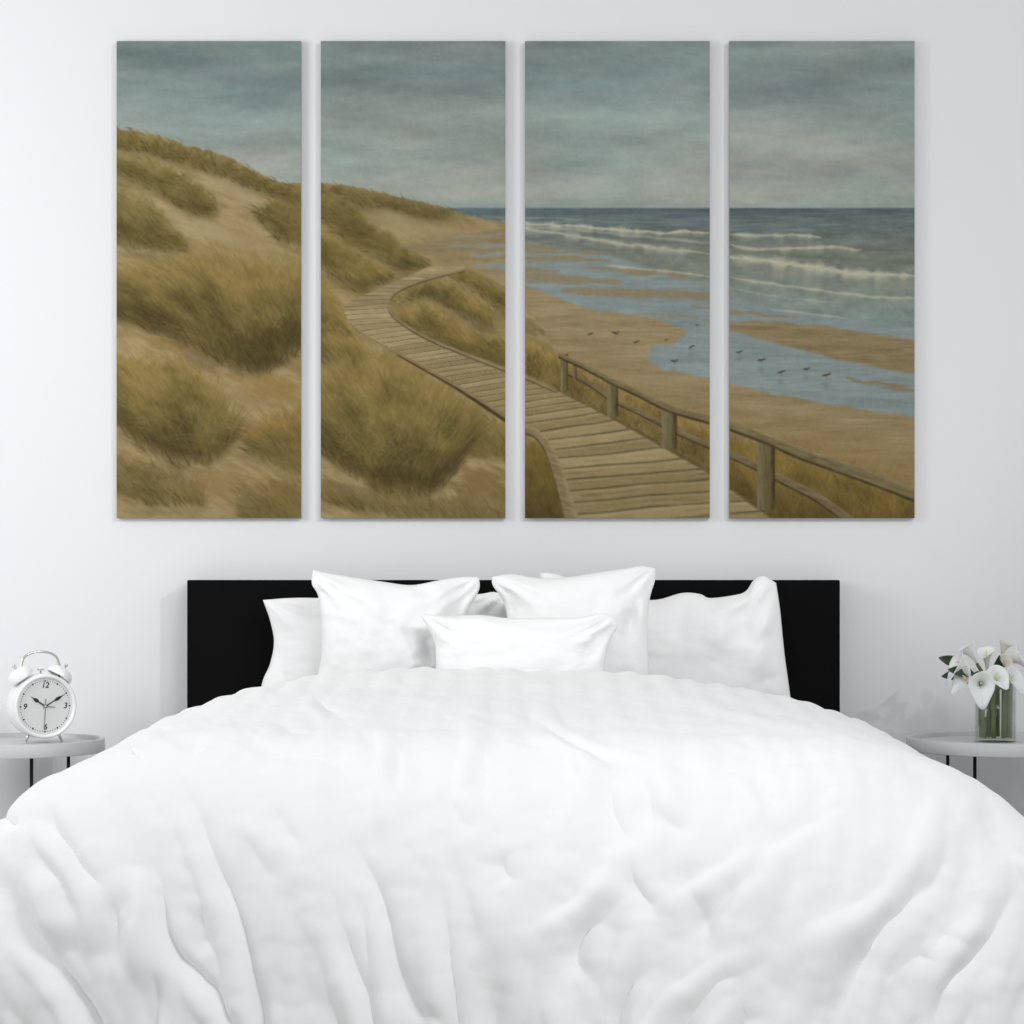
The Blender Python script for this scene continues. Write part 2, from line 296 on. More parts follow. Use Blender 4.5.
    kb = [(523, 429), (535, 432), (545, 442), (553, 458), (562, 485), (573, 522)]
    band(kb, 3, 6.5, (58, 48, 28), .6, 3); band(kb, 3.0, 7.0, (126, 109, 78), 1, 0, 14)
    band([(556, 391), (610, 418), (668, 450), (712, 475), (760, 510)], .8, 3.0, (86, 73, 44), .6, -1.5)
    # railing
    def post(x0, x1, y0, y1, c=(95, 85, 57)):
        m = sstep(-.6, .6, X-x0)*sstep(.6, -.6, X-x1)*sstep(-.6, .6, Y-y0)*sstep(.6, -.6, Y-y1)
        u = np.clip((X-x0)/(x1-x0), 0, 1)
        cc = np.array(c, float)+((fbm(X/2.0, Y/14, 171, 3)-.5)*36)[..., None]+(sstep(.55, .2, u)*16-sstep(.6, .95, u)*26)[..., None]
        mix(m, cc)
    lowr = [(566, 372), (590, 384), (612, 399), (640, 412), (675, 430), (712, 446), (757, 466), (772, 474), (816, 496), (850, 520)]
    band(lowr, 1.2, 4.5, (60, 50, 32), .8, 1.6); band(lowr, 1.1, 4.2, (104, 91, 64), 1, 0, 12)
    for p in [(573, 577, 364, 380), (560.5, 568, 354, 391), (607, 618, 380, 417), (662, 677, 408, 449), (757, 775, 437, 510)]: post(*p)
    topr = [(560, 355), (585, 366), (612, 380), (640, 393), (672, 408), (712, 419), (740, 428), (772, 440), (800, 452), (840, 466), (880, 480), (925, 497)]
    band(topr, 1.8, 7.0, (62, 52, 34), .85, 2.2); band(topr, 1.7, 6.4, (110, 98, 67), 1, 0, 20)
    # birds
    for (bx, by, s) in [(590, 334, 1), (615, 333, 1.3), (636, 342, 1.1), (666, 340, .7), (674, 361, 1.2), (691, 347, 1.1), (697, 325, .7), (739, 352, 1.1), (761, 360, 1.4), (781, 372, 1.4), (806, 369, 1.2), (826, 375, 1.5)]:
        an = rng.randn()*.35-.15; dx = X-bx; dy = Y-by
        u = dx*np.cos(an)+dy*np.sin(an); v = -dx*np.sin(an)+dy*np.cos(an)
        mix(.85*sstep(1.3, .5, np.sqrt((u/(2.9*s))**2+((v+.12*u)/(.85*s))**2)), (66, 58, 44))
        mix(.7*sstep(1.3, .4, np.hypot(dx-2.6*s, dy+.9*s)/(.8*s)), (66, 58, 44))
        mix(.35*sstep(.7, .2, np.abs(dx-.4*s))*(dy > 0)*(dy < 3*s), (70, 60, 46))
        if by > 344: mix(.22*np.exp(-(dx/(2.5*s))**2-((dy-7*s)/(2.5*s))**2), (80, 78, 70))
    fz = (np.exp(-((X-430)/75)**2-((Y-235)/32)**2)*.8)[..., None]; img = img*(1-fz)+blur(img, 1.8)*fz
    # brushwork and canvas tooth
    img = .55*img+.45*blur(img, .8)
    img += ((vnoise(X*1.1, Y*1.1, 181)-.5)*5+(fbm(X/3, Y/3, 191, 2)-.5)*6)[..., None]
    return np.clip(img, 0, 255)/255.0
LIGHT = dict(world=.60, window=((-2.9, -1.9, 2.0), (-.9, 0, 2.0), 1.1, 1.4, 36, (1, 1, 1)), front=((1.3, -4.4, 3.5), (.2, -1.9, .5), 1.4, 1.0, 11, (1, 1, 1), 75),
             spot=((5.2, -7.0, 4.6), (0, 0, 1.9), 500, 24, .05), exposure=0.06)
def get_folds():
    V = []   # line, width, height
    def v(pts, w, h, a=0): V.append((pts, w, -h, a))
    def r(pts, w, h, a=0): V.append((pts, w, h, a))
    # lower left
    v([(34, 842), (22, 870), (16, 895), (30, 925), (55, 960), (78, 990), (100, 1030)], 10, .022)
    r([(0, 905), (25, 945), (55, 985), (80, 1030)], 11, .012)
    r([(50, 862), (45, 890), (58, 925), (75, 955)], 10, .012)
    v([(52, 800), (60, 828), (76, 852), (95, 880), (112, 905)], 6, .012)
    r([(36, 800), (46, 835), (64, 862), (85, 890), (98, 930), (96, 980)], 8, .010)
    v([(118, 890), (120, 930), (118, 975)], 9, .008)
    r([(136, 862), (143, 900), (140, 950), (142, 1000)], 8, .010)
    v([(140, 836), (148, 864), (158, 884), (164, 925), (180, 955), (205, 978), (225, 1005)], 7, .013)
    v([(151, 955), (156, 990), (158, 1030)], 8, .012)
    r([(166, 960), (190, 985), (208, 1010), (220, 1035)], 8, .010)
    v([(140, 762), (172, 786), (196, 812), (212, 850), (230, 890), (244, 930), (256, 985), (262, 1030)], 8, .014)
    r([(130, 770), (160, 792), (186, 822), (200, 860), (215, 905), (230, 955), (240, 1030)], 9, .010)
    v([(200, 900), (206, 935), (212, 960)], 6, .006)
    v([(0, 812), (14, 826), (24, 838)], 7, .006)
    v([(16, 980), (24, 1000), (36, 1030)], 9, .010); v([(0, 990), (4, 1030)], 6, .010)
    # lower middle
    v([(326, 870), (332, 910), (345, 940), (358, 975), (372, 1010)], 8, .012)
    r([(290, 880), (312, 910), (330, 945), (342, 985), (355, 1030)], 9, .010)
    v([(300, 800), (330, 822), (352, 850), (374, 880), (388, 915), (398, 960), (416, 1000), (440, 1030)], 9, .011)
    r([(340, 850), (364, 880), (374, 920), (380, 970), (386, 1020)], 8, .009)
    v([(388, 850), (415, 872), (436, 892), (443, 925), (450, 975), (456, 1030)], 9, .010)
    r([(402, 890), (424, 925), (430, 965), (436, 1010)], 9, .009)
    v([(344, 990), (350, 1030)], 6, .010)
    v([(500, 850), (506, 872), (512, 890)], 7, .007)
    v([(508, 958), (500, 985), (496, 1030)], 11, .016)
    v([(458, 975), (462, 1030)], 9, .008); v([(270, 960), (264, 1000), (266, 1030)], 8, .012)
    v([(396, 1010), (404, 1035)], 8, .012)
    r([(470, 860), (482, 900), (490, 940), (482, 975)], 10, .007)
    # centre to right
    r([(604, 815), (614, 850), (608, 880), (588, 905), (555, 928), (515, 948)], 10, .014)
    v([(612, 888), (600, 912), (584, 935), (578, 965), (590, 1000)], 11, .015)
    r([(620, 900), (634, 925), (624, 960), (614, 990), (606, 1030)], 9, .012)
    v([(622, 852), (634, 880), (652, 912), (654, 925)], 8, .010)
    v([(656, 948), (646, 965), (632, 982), (624, 1005), (618, 1035)], 7, .020)
    r([(664, 960), (656, 985), (640, 1012)], 6, .008)
    r([(545, 962), (550, 990), (556, 1030)], 9, .009); v([(525, 975), (522, 1030)], 11, .009)
    v([(700, 850), (690, 890), (706, 925), (704, 962)], 10, .007)
    v([(765, 850), (740, 880), (718, 908), (705, 940), (698, 975)], 11, .012)
    r([(780, 840), (750, 862), (715, 885), (680, 905), (650, 925)], 12, .010)
    r([(790, 935), (760, 952), (722, 968), (690, 990), (660, 1012)], 9, .010)
    v([(775, 950), (745, 966), (715, 982), (700, 1005), (686, 1035)], 8, .012)
    r([(770, 978), (745, 1000), (720, 1018)], 9, .010); v([(776, 1000), (752, 1018), (738, 1035)], 8, .014)
    # right hand fan
    r([(975, 778), (946, 802), (928, 828), (914, 858), (895, 890), (868, 915), (825, 938), (785, 965), (762, 985)], 12, .018)
    v([(955, 812), (938, 850), (925, 880), (905, 900), (885, 925), (868, 960), (852, 995), (840, 1035)], 13, .022)
    v([(912, 905), (906, 935), (900, 975), (890, 1020)], 12, .012)
    r([(950, 832), (972, 836), (982, 860), (984, 895), (974, 925), (955, 945), (936, 970), (930, 1000), (926, 1035)], 10, .018)
    v([(932, 932), (948, 941), (968, 950)], 6, .005); v([(912, 948), (926, 960), (940, 970)], 6, .005)
    v([(984, 850), (992, 875), (1000, 895), (990, 925), (970, 960), (942, 985), (934, 1010)], 9, .016)
    r([(1012, 855), (1016, 868), (1024, 882), (1032, 895)], 6, .014)
    r([(1036, 905), (1016, 935), (1000, 970), (990, 1010)], 14, .012)
    v([(965, 800), (985, 815), (1000, 832), (1020, 850)], 11, .010)
    # middle band
    v([(600, 765), (612, 800), (622, 830), (638, 860)], 9, .010)
    r([(512, 722), (545, 740), (576, 755), (590, 778), (602, 805)], 8, .012)
    v([(640, 790), (655, 812), (680, 835), (700, 842)], 9, .008)
    r([(620, 760), (640, 768), (656, 780), (664, 802), (664, 835), (672, 870)], 9, .008)
    v([(745, 770), (765, 795), (785, 822)], 8, .007); r([(730, 775), (752, 800), (770, 830)], 8, .006)
    r([(805, 760), (840, 790), (820, 815), (790, 830)], 10, .005)
    v([(855, 785), (820, 815), (770, 845), (730, 875)], 11, .008)
    v([(510, 716), (530, 722), (550, 734), (575, 748), (605, 757), (640, 770), (652, 774)], 4.0, .016)
    r([(420, 706), (436, 711), (452, 717), (466, 725), (471, 742), (468, 765), (460, 805), (470, 850)], 8, .006)
    r([(318, 727), (340, 730), (360, 732), (378, 736), (386, 752), (383, 780), (386, 820), (400, 860)], 8, .006)
    v([(392, 745), (396, 775), (392, 810)], 8, .007); v([(478, 742), (480, 775), (476, 810)], 9, .007)
    v([(308, 706), (322, 712), (338, 718), (356, 720)], 3, .007); v([(271, 726), (284, 733), (300, 736), (332, 737)], 3.2, .008)
    r([(300, 712), (318, 718), (330, 724)], 4, .006)
    v([(230, 748), (256, 755), (306, 762), (345, 768), (380, 782)], 4.5, .008)
    v([(354, 669), (364, 672), (384, 674), (408, 675)], 2.2, .006)
    r([(395, 705), (430, 708), (450, 706)], 4, .004)
    v([(128, 754), (140, 760), (150, 764)], 3, .006); v([(185, 755), (205, 748), (215, 752)], 4, .005)
    v([(440, 790), (455, 815), (470, 845)], 10, .007); r([(425, 780), (440, 805), (452, 840), (455, 870)], 10, .007)
    v([(540, 790), (548, 830), (552, 870)], 10, .006); r([(565, 770), (572, 800), (572, 840)], 10, .005)
    v([(255, 800), (285, 830), (305, 870)], 10, .006); r([(240, 815), (268, 850), (285, 880)], 10, .006)
    # folded top layer on the right
    r([(622, 702), (645, 703), (672, 706), (700, 712), (724, 719), (768, 730), (818, 738), (868, 746), (905, 751)], 4.0, .011)
    v([(650, 694), (700, 702), (760, 718), (820, 730), (880, 742)], 4.5, .007)
    r([(620, 700), (640, 693), (662, 687), (690, 684)], 2.6, .006)
    v([(658, 771), (700, 774), (737, 775), (800, 766), (850, 770), (890, 772)], 3.5, .004)
    v([(890, 766), (915, 775), (940, 780)], 5, .006)
    V = [(p, w, h*(1.5 if (sum(q[0] for q in p)/len(p) < 330 and p[0][1] > 770) else 1.15), a) for p, w, h, a in V]
    return V
def get_pillow_folds():
    r = lambda p, w, h: (p, w, h)
    return {
        1: [r([(290, 612), (320, 618), (350, 616)], 7, -.004)],
        2: [r([(748, 592), (740, 620), (742, 650)], 9, -.012), r([(762, 580), (765, 610), (758, 650), (760, 690)], 9, .014), r([(715, 600), (718, 630), (712, 660)], 9, .008), r([(690, 598), (680, 620), (668, 640)], 8, -.007), r([(768, 625), (760, 640), (745, 650)], 5, -.006), r([(780, 685), (765, 678), (750, 690)], 5, -.006)],
        3: [r([(479, 580), (462, 590), (455, 612), (452, 640)], 9, -.016), r([(410, 584), (425, 590), (440, 592)], 6, -.012), r([(425, 625), (428, 645), (428, 668)], 7, -.010), r([(316, 574), (326, 585), (340, 600)], 4, -.006), r([(345, 582), (372, 600), (392, 625)], 10, .006), r([(400, 590), (390, 620), (395, 650)], 10, -.004)],
        4: [r([(630, 575), (634, 600), (630, 630), (628, 660)], 8, -.012), r([(606, 582), (598, 600), (590, 618)], 7, -.006), r([(500, 590), (510, 606), (514, 625)], 6, -.008), r([(645, 575), (642, 600), (640, 640)], 5, .007), r([(627, 606), (630, 620), (624, 632)], 5, -.008)],
        5: [r([(583, 640), (588, 652), (580, 664)], 8, -.012), r([(610, 622), (598, 640), (602, 660)], 6, -.008), r([(596, 640), (604, 655), (606, 668)], 4, .006), r([(450, 618), (470, 624), (495, 626)], 6, -.005), r([(520, 640), (540, 655), (560, 664)], 8, .004)],
    }
def get_art():
    return paint_seascape()
# ---------------------------------------------------------------- scene
import bpy, bmesh, math, random
from mathutils import Vector, Matrix
random.seed(4)
SC = bpy.context.scene; COL = SC.collection
CAMH, CAMD, F, HOR = 1.0, 6.5, 2400.0, 575.0      # eye height, distance to the wall, focal length, eye level
def W3(px, py, y):
    """real place of something seen in the picture that stands y metres from the wall (y < 0)"""
    d = CAMD+y
    return Vector(((px-512)*d/F, y, CAMH-(py-HOR)*d/F))
def topx(x, y, z):
    d = CAMD+y
    return 512+x*F/d, HOR+(CAMH-z)*F/d

# ---- materials
def mat(name, col, rough=.6, metal=0, **kw):
    m = bpy.data.materials.new(name); m.use_nodes = True
    b = m.node_tree.nodes['Principled BSDF']
    b.inputs['Base Color'].default_value = (*col, 1); b.inputs['Roughness'].default_value = rough; b.inputs['Metallic'].default_value = metal
    for k, v in kw.items(): b.inputs[k.replace('_', ' ')].default_value = v
    return m
def noise_bump(m, scale, strength, dist=.001, stretch=(1, 1, 1), detail=4, colvar=0.0):
    nt = m.node_tree; b = nt.nodes['Principled BSDF']
    tc = nt.nodes.new('ShaderNodeTexCoord'); mp = nt.nodes.new('ShaderNodeMapping'); mp.inputs['Scale'].default_value = stretch
    n = nt.nodes.new('ShaderNodeTexNoise'); n.inputs['Scale'].default_value = scale; n.inputs['Detail'].default_value = detail
    bp = nt.nodes.new('ShaderNodeBump'); bp.inputs['Strength'].default_value = strength; bp.inputs['Distance'].default_value = dist
    nt.links.new(tc.outputs['Object'], mp.inputs[0]); nt.links.new(mp.outputs[0], n.inputs['Vector'])
    nt.links.new(n.outputs['Fac'], bp.inputs['Height']); nt.links.new(bp.outputs[0], b.inputs['Normal'])
    if colvar:
        c = b.inputs['Base Color'].default_value[:3]
        r = nt.nodes.new('ShaderNodeMix'); r.data_type = 'RGBA'
        r.inputs[6].default_value = (*[v*(1-colvar) for v in c], 1); r.inputs[7].default_value = (*[min(1, v*(1+colvar)) for v in c], 1)
        nt.links.new(n.outputs['Fac'], r.inputs[0]); nt.links.new(r.outputs[2], b.inputs['Base Color'])
    return m
M = {}
M['wall'] = noise_bump(mat('wall_paint', (.80, .805, .82), .9), 140, .08, .001)
M['floor'] = noise_bump(mat('floor_boards', (.52, .51, .50), .5), 6, .2, .001, (1, 12, 1), 4, .15)
M['linen'] = noise_bump(mat('white_linen', (.90, .90, .905), .85, Sheen_Weight=.15), 700, .12, .0004)
M['pillow'] = noise_bump(mat('white_cotton', (.90, .90, .90), .85, Sheen_Weight=.1), 60, .12, .002)
M['headboard'] = noise_bump(mat('black_upholstery', (.0045, .0045, .0045), .8, Specular_IOR_Level=.06), 260, .2, .001)
M['tray'] = noise_bump(mat('pale_grey_lacquer', (.57, .575, .58), .45), 300, .05, .0004)
M['black'] = mat('black_steel', (.006, .006, .006), .45)
M['clockwhite'] = mat('white_enamel', (.88, .88, .88), .25, Coat_Weight=.4)
M['dial'] = mat('dial_white', (.72, .73, .72), .5)
M['ink'] = mat('dial_ink', (.01, .01, .01), .5)
M['chrome'] = mat('warm_chrome', (.62, .60, .54), .22, 1)
M['hand'] = mat('grey_hand', (.25, .25, .23), .35, .6)
M['petal'] = noise_bump(mat('calla_petal', (.86, .86, .84), .5, Subsurface_Weight=.15), 40, .1, .001)
M['petal2'] = mat('calla_petal_cream', (.72, .69, .60), .5)
M['spadix'] = mat('calla_spadix', (.75, .66, .40), .6)
M['stem'] = noise_bump(mat('calla_stem', (.20, .25, .10), .4), 60, .2, .001, (1, 1, .2), 3, .4)
M['leaf'] = mat('dark_leaf', (.03, .05, .022), .4)
M['canvas_edge'] = mat('canvas_edge', (.30, .30, .28), .8)
M['wood'] = mat('pale_stretcher_wood', (.5, .4, .28), .7)
def glassmat(name, col, ior=1.45):
    m = bpy.data.materials.new(name); m.use_nodes = True; nt = m.node_tree; nt.nodes.remove(nt.nodes['Principled BSDF'])
    t = nt.nodes.new('ShaderNodeBsdfTransparent'); t.inputs[0].default_value = (*col, 1)
    g = nt.nodes.new('ShaderNodeBsdfGlossy'); g.inputs['Roughness'].default_value = .03
    f = nt.nodes.new('ShaderNodeLayerWeight'); f.inputs[0].default_value = (ior-1)*.6; x = nt.nodes.new('ShaderNodeMixShader')
    nt.links.new(f.outputs[1], x.inputs[0]); nt.links.new(t.outputs[0], x.inputs[1]); nt.links.new(g.outputs[0], x.inputs[2])
    nt.links.new(x.outputs[0], nt.nodes['Material Output'].inputs[0]); return m
M['glass'] = glassmat('vase_glass', (.96, .98, .96), 1.25); M['water'] = glassmat('vase_water', (.94, .97, .92), 1.1)

# ---- object helpers
def link(name, me, m=None, parent=None, smooth=False):
    o = bpy.data.objects.new(name, me); COL.objects.link(o)
    if m is not None: me.materials.append(m)
    if parent is not None: o.parent = parent
    if smooth: me.shade_smooth()
    return o
def bmobj(name, bm, m, parent=None, smooth=False):
    me = bpy.data.meshes.new(name); bmesh.ops.recalc_face_normals(bm, faces=bm.faces); bm.to_mesh(me); bm.free()
    return link(name, me, m, parent, smooth)
def empty(name, loc, rz=0):
    o = bpy.data.objects.new(name, None); COL.objects.link(o); o.location = loc; o.rotation_euler = (0, 0, rz); o.empty_display_size = .1; return o
def tag(o, label=None, cat=None, group=None, kind=None):
    if label: o['label'] = label
    if cat: o['category'] = cat
    if group: o['group'] = group
    if kind: o['kind'] = kind
    return o
def box(bm, x0, x1, y0, y1, z0, z1, bev=0):
    r = bmesh.ops.create_cube(bm, size=1); vs = r['verts']
    for v in vs: v.co = Vector((x0+(v.co.x+.5)*(x1-x0), y0+(v.co.y+.5)*(y1-y0), z0+(v.co.z+.5)*(z1-z0)))
    if bev:
        es = list({e for v in vs for e in v.link_edges}); bmesh.ops.bevel(bm, geom=es, offset=bev, segments=3, profile=.5, affect='EDGES')
def boxobj(name, dims, m, parent=None, bev=0):
    bm = bmesh.new(); box(bm, *dims, bev); return bmobj(name, bm, m, parent, False)
def tube(bm, pts, r, seg=10, closed=False, caps=True):
    pts = [Vector(p) for p in pts]; n = len(pts); rings = []
    up = Vector((.13, .29, .95)).normalized()
    for i, p in enumerate(pts):
        a = pts[(i-1) % n] if (closed or i > 0) else p; b = pts[(i+1) % n] if (closed or i < n-1) else p
        t = (b-a).normalized(); u = t.cross(up)
        if u.length < 1e-3: u = t.cross(Vector((1, 0, 0)))
        u.normalize(); v = t.cross(u); rr = r[i] if hasattr(r, '__len__') else r
        rings.append([bm.verts.new(p+(u*math.cos(k*2*math.pi/seg)+v*math.sin(k*2*math.pi/seg))*rr) for k in range(seg)])
    for i in range(n if closed else n-1):
        A = rings[i]; B = rings[(i+1) % n]
        for k in range(seg): bm.faces.new((A[k], A[(k+1) % seg], B[(k+1) % seg], B[k]))
    if caps and not closed: bm.faces.new(rings[0][::-1]); bm.faces.new(rings[-1])
def lathe(bm, prof, seg=64, axis='Z', mtx=None):
    rings = []
    for (r, h) in prof:
        ring = []
        if r < 1e-6: ring = [bm.verts.new((0, 0, h))]
        else: ring = [bm.verts.new((r*math.cos(2*math.pi*k/seg), r*math.sin(2*math.pi*k/seg), h)) for k in range(seg)]
        rings.append(ring)
    for A, B in zip(rings, rings[1:]):
        for k in range(seg):
            k2 = (k+1) % seg
            if len(A) == 1 and len(B) == 1: continue
            if len(A) == 1: bm.faces.new((A[0], B[k2], B[k]))
            elif len(B) == 1: bm.faces.new((A[k], A[k2], B[0]))
            else: bm.faces.new((A[k], A[k2], B[k2], B[k]))
    R = Matrix.Identity(4)
    if axis == 'Y': R = Matrix.Rotation(math.pi/2, 4, 'X')      # +Z -> -Y (towards the viewer)
    if mtx is not None: R = mtx @ R
    for ring in rings:
        for v in ring: v.co = R @ v.co
def grid_mesh(name, P, closed_u=False):
    """P: (rows, cols, 3)"""
    h, w, _ = P.shape; me = bpy.data.meshes.new(name)
    idx = np.arange(h*w).reshape(h, w)
    if closed_u: idx = np.concatenate([idx, idx[:, :1]], 1)
    f = np.stack([idx[:-1, :-1], idx[:-1, 1:], idx[1:, 1:], idx[1:, :-1]], -1).reshape(-1, 4)
    me.vertices.add(h*w); me.vertices.foreach_set('co', P.reshape(-1).astype(np.float32))
    me.loops.add(len(f)*4); me.loops.foreach_set('vertex_index', f.reshape(-1).astype(np.int32))
    me.polygons.add(len(f)); me.polygons.foreach_set('loop_start', (np.arange(len(f))*4).astype(np.int32))
    me.update(calc_edges=True); me.validate(); return me

# ---------------------------------------------------------------- room
o = boxobj('wall_back', (-4.5, 4.5, 0, .15, 0, 3.0), M['wall']); tag(o, 'plain pale grey painted wall behind the bed', 'wall', kind='structure')
o = boxobj('floor', (-4.5, 4.5, -8, .15, -.1, 0), M['floor']); tag(o, 'wooden floor under the bed', 'floor', kind='structure')

# ---------------------------------------------------------------- four canvases
ART = get_art()
def srgb2lin(c): return np.where(c <= .04045, c/12.92, ((c+.055)/1.055)**2.4)
def canvas_material(k):
    m = bpy.data.materials.new('printed_canvas'); m.use_nodes = True; nt = m.node_tree; b = nt.nodes['Principled BSDF']
    a = nt.nodes.new('ShaderNodeVertexColor'); a.layer_name = 'print'
    nt.links.new(a.outputs['Color'], b.inputs['Base Color']); b.inputs['Roughness'].default_value = .85; b.inputs['Specular IOR Level'].default_value = .15
    return m
CM = canvas_material(0)
ILLUM = .92      # assumed light level on the wall, divided out of the print colours
YC, TH = -.019, .016
labels = ['canvas print of grassy dunes under grey sky, leftmost of the four panels',
          'canvas print where the boardwalk curves through dunes, second panel from the left',
          'canvas print with wide boardwalk planks, start of railing and surf, third panel from the left',
          'canvas print of breaking waves, wading birds and wooden railing, rightmost of the four panels']
for (x0, x1), lab in zip([(116.6, 301.0), (320.8, 505.4), (525.0, 709.8), (729.4, 914.6)], labels):
    y0, y1 = 41.0, 518.0
    A = W3(x0, y0, YC); B = W3(x1, y1, YC)
    root = empty('canvas_print', ((A.x+B.x)/2, 0, B.z)); tag(root, lab, 'picture', 'four panel beach picture above the bed')
    off = root.location
    nx = int((x1-x0)*QS); ny = int((y1-y0)*QS)
    gx = np.linspace(x0, x1, nx); gy = np.linspace(y0, y1, ny)
    d = CAMD+YC
    P = np.zeros((ny, nx, 3)); P[..., 0] = ((gx-512)*d/F)[None]-off.x; P[..., 1] = YC; P[..., 2] = (CAMH-(gy-HOR)*d/F)[:, None]-off.z
    me = grid_mesh('printed_face', P)
    sx = np.clip((gx-AX0)*QS-.5, 0, ART.shape[1]-1.01); sy = np.clip((gy-AY0)*QS-.5, 0, ART.shape[0]-1.01)
    ix = sx.astype(int); iy = sy.astype(int); fx = (sx-ix)[None, :, None]; fy = (sy-iy)[:, None, None]
    a = ART[iy][:, ix]*(1-fx)+ART[iy][:, ix+1]*fx; b = ART[iy+1][:, ix]*(1-fx)+ART[iy+1][:, ix+1]*fx
    c = srgb2lin(a*(1-fy)+b*fy)/ILLUM
    ca = me.color_attributes.new('print', 'FLOAT_COLOR', 'POINT')
    ca.data.foreach_set('color', np.concatenate([c, np.ones((ny, nx, 1))], -1).reshape(-1).astype(np.float32))
    link('printed_face', me, CM, root)
    X0, X1 = A.x-off.x, B.x-off.x; Z1 = A.z-off.z
    bm = bmesh.new()
    # wrapped sides, open at the front where the print lies
    for dims in [(X0, X0+.002, YC+.0003, YC+TH, 0, Z1), (X1-.002, X1, YC+.0003, YC+TH, 0, Z1), (X0, X1, YC+.0003, YC+TH, 0, .002), (X0, X1, YC+.0003, YC+TH, Z1-.002, Z1)]: box(bm, *dims)
    bmobj('wrapped_edge', bm, M['canvas_edge'], root)
    bm = bmesh.new()
    for dims in [(X0+.003, X0+.04, YC+.004, YC+TH+.002, .003, Z1-.003), (X1-.04, X1-.003, YC+.004, YC+TH+.002, .003, Z1-.003), (X0+.04, X1-.04, YC+.004, YC+TH+.002, .003, .04), (X0+.04, X1-.04, YC+.004, YC+TH+.002, Z1-.04, Z1-.003)]: box(bm, *dims)
    box(bm, (X0+X1)/2-.02, (X0+X1)/2+.02, YC+TH+.002, -.0, Z1-.036, Z1-.010)
    bmobj('stretcher_frame', bm, M['wood'], root)

# ---------------------------------------------------------------- bed
bed = empty('bed', (0, 0, 0)); tag(bed, 'double bed with a plain black upholstered headboard against the wall', 'bed')
hx0 = W3(187, 0, -.10).x; hx1 = W3(840, 0, -.10).x; hz = W3(0, 580, -.10).z
boxobj('headboard', (hx0, hx1, -.10, -.015, .05, hz), M['headboard'], bed, .003)
bm = bmesh.new()
box(bm, -.80, -.765, -1.88, -.10, .17, .298, .004); box(bm, .765, .80, -1.88, -.10, .17, .298, .004); box(bm, -.765, .765, -1.88, -1.845, .17, .298, .004)
bmobj('side_rail', bm, M['headboard'], bed)
bm = bmesh.new()
for i in range(12): box(bm, -.764, .764, -1.83+i*.148, -1.75+i*.148, .27, .295)
bmobj('slat_base', bm, M['wood'], bed)
for x in (-.74, .74):
    for y in (-1.8, -.2):
        bm = bmesh.new(); lathe(bm, [(0, 0), (.022, 0), (.03, .17), (0, .17)], 24, mtx=Matrix.Translation((x, y, 0))); bmobj('leg', bm, M['black'], bed, True)
o = boxobj('mattress', (-.78, .78, -1.86, -.105, .30, .53), M['pillow'], None, .05); tag(o, 'thick white mattress lying on the bed under the duvet', 'mattress')

# ---- cloth folds: ridges and valleys, given as lines (x, y in picture units), width, height in metres
def folds(px, py, items, key_scale=None):
    H = np.zeros(px.shape)
    for it in items:
        pts, w, h = it[0], it[1], it[2]; asym = it[3] if len(it) > 3 else 0
        if pts[-1][1] >= 1005 and len(pts) > 1:
            (xa, ya), (xb, yb) = pts[-2], pts[-1]; q = 110/max(8, yb-ya); pts = list(pts)+[(xb+(xb-xa)*q*.5, yb+(yb-ya)*q)]
        ln = smooth_line(pts, 5)
        if key_scale is None: pass
        m = (px > ln[:, 0].min()-6*w) & (px < ln[:, 0].max()+4*w) & (py > ln[:, 1].min()-4*w) & (py < ln[:, 1].max()+4*w)
        if not m.any(): continue
        d, p, s = line_dist(px[m], py[m], ln)
        if w >= 5.5: w = w*1.0; h = h*1.15
        else: w = w*1.1; h = h*.9
        tap = np.clip(p*2.4, 0, 1)*np.clip((1-p)*2.4, 0, 1); tap = tap*tap*(3-2*tap)
        sf = .5+.5*np.tanh(s*d/w*1.5)                 # gentle on one flank, tighter on the other
        wide, tight = (1.75, .85) if len(it) > 3 else (1, 1)
        ww = w*(tight*(1-sf)+wide*sf if h < 0 else wide*(1-sf)+tight*sf)*(1+.9*(1-tap))
        e = np.exp(-(d/ww)**2)*h*tap
        H[m] += e
    return H
DUVET_FOLDS = get_folds()
PILLOW_FOLDS = get_pillow_folds()

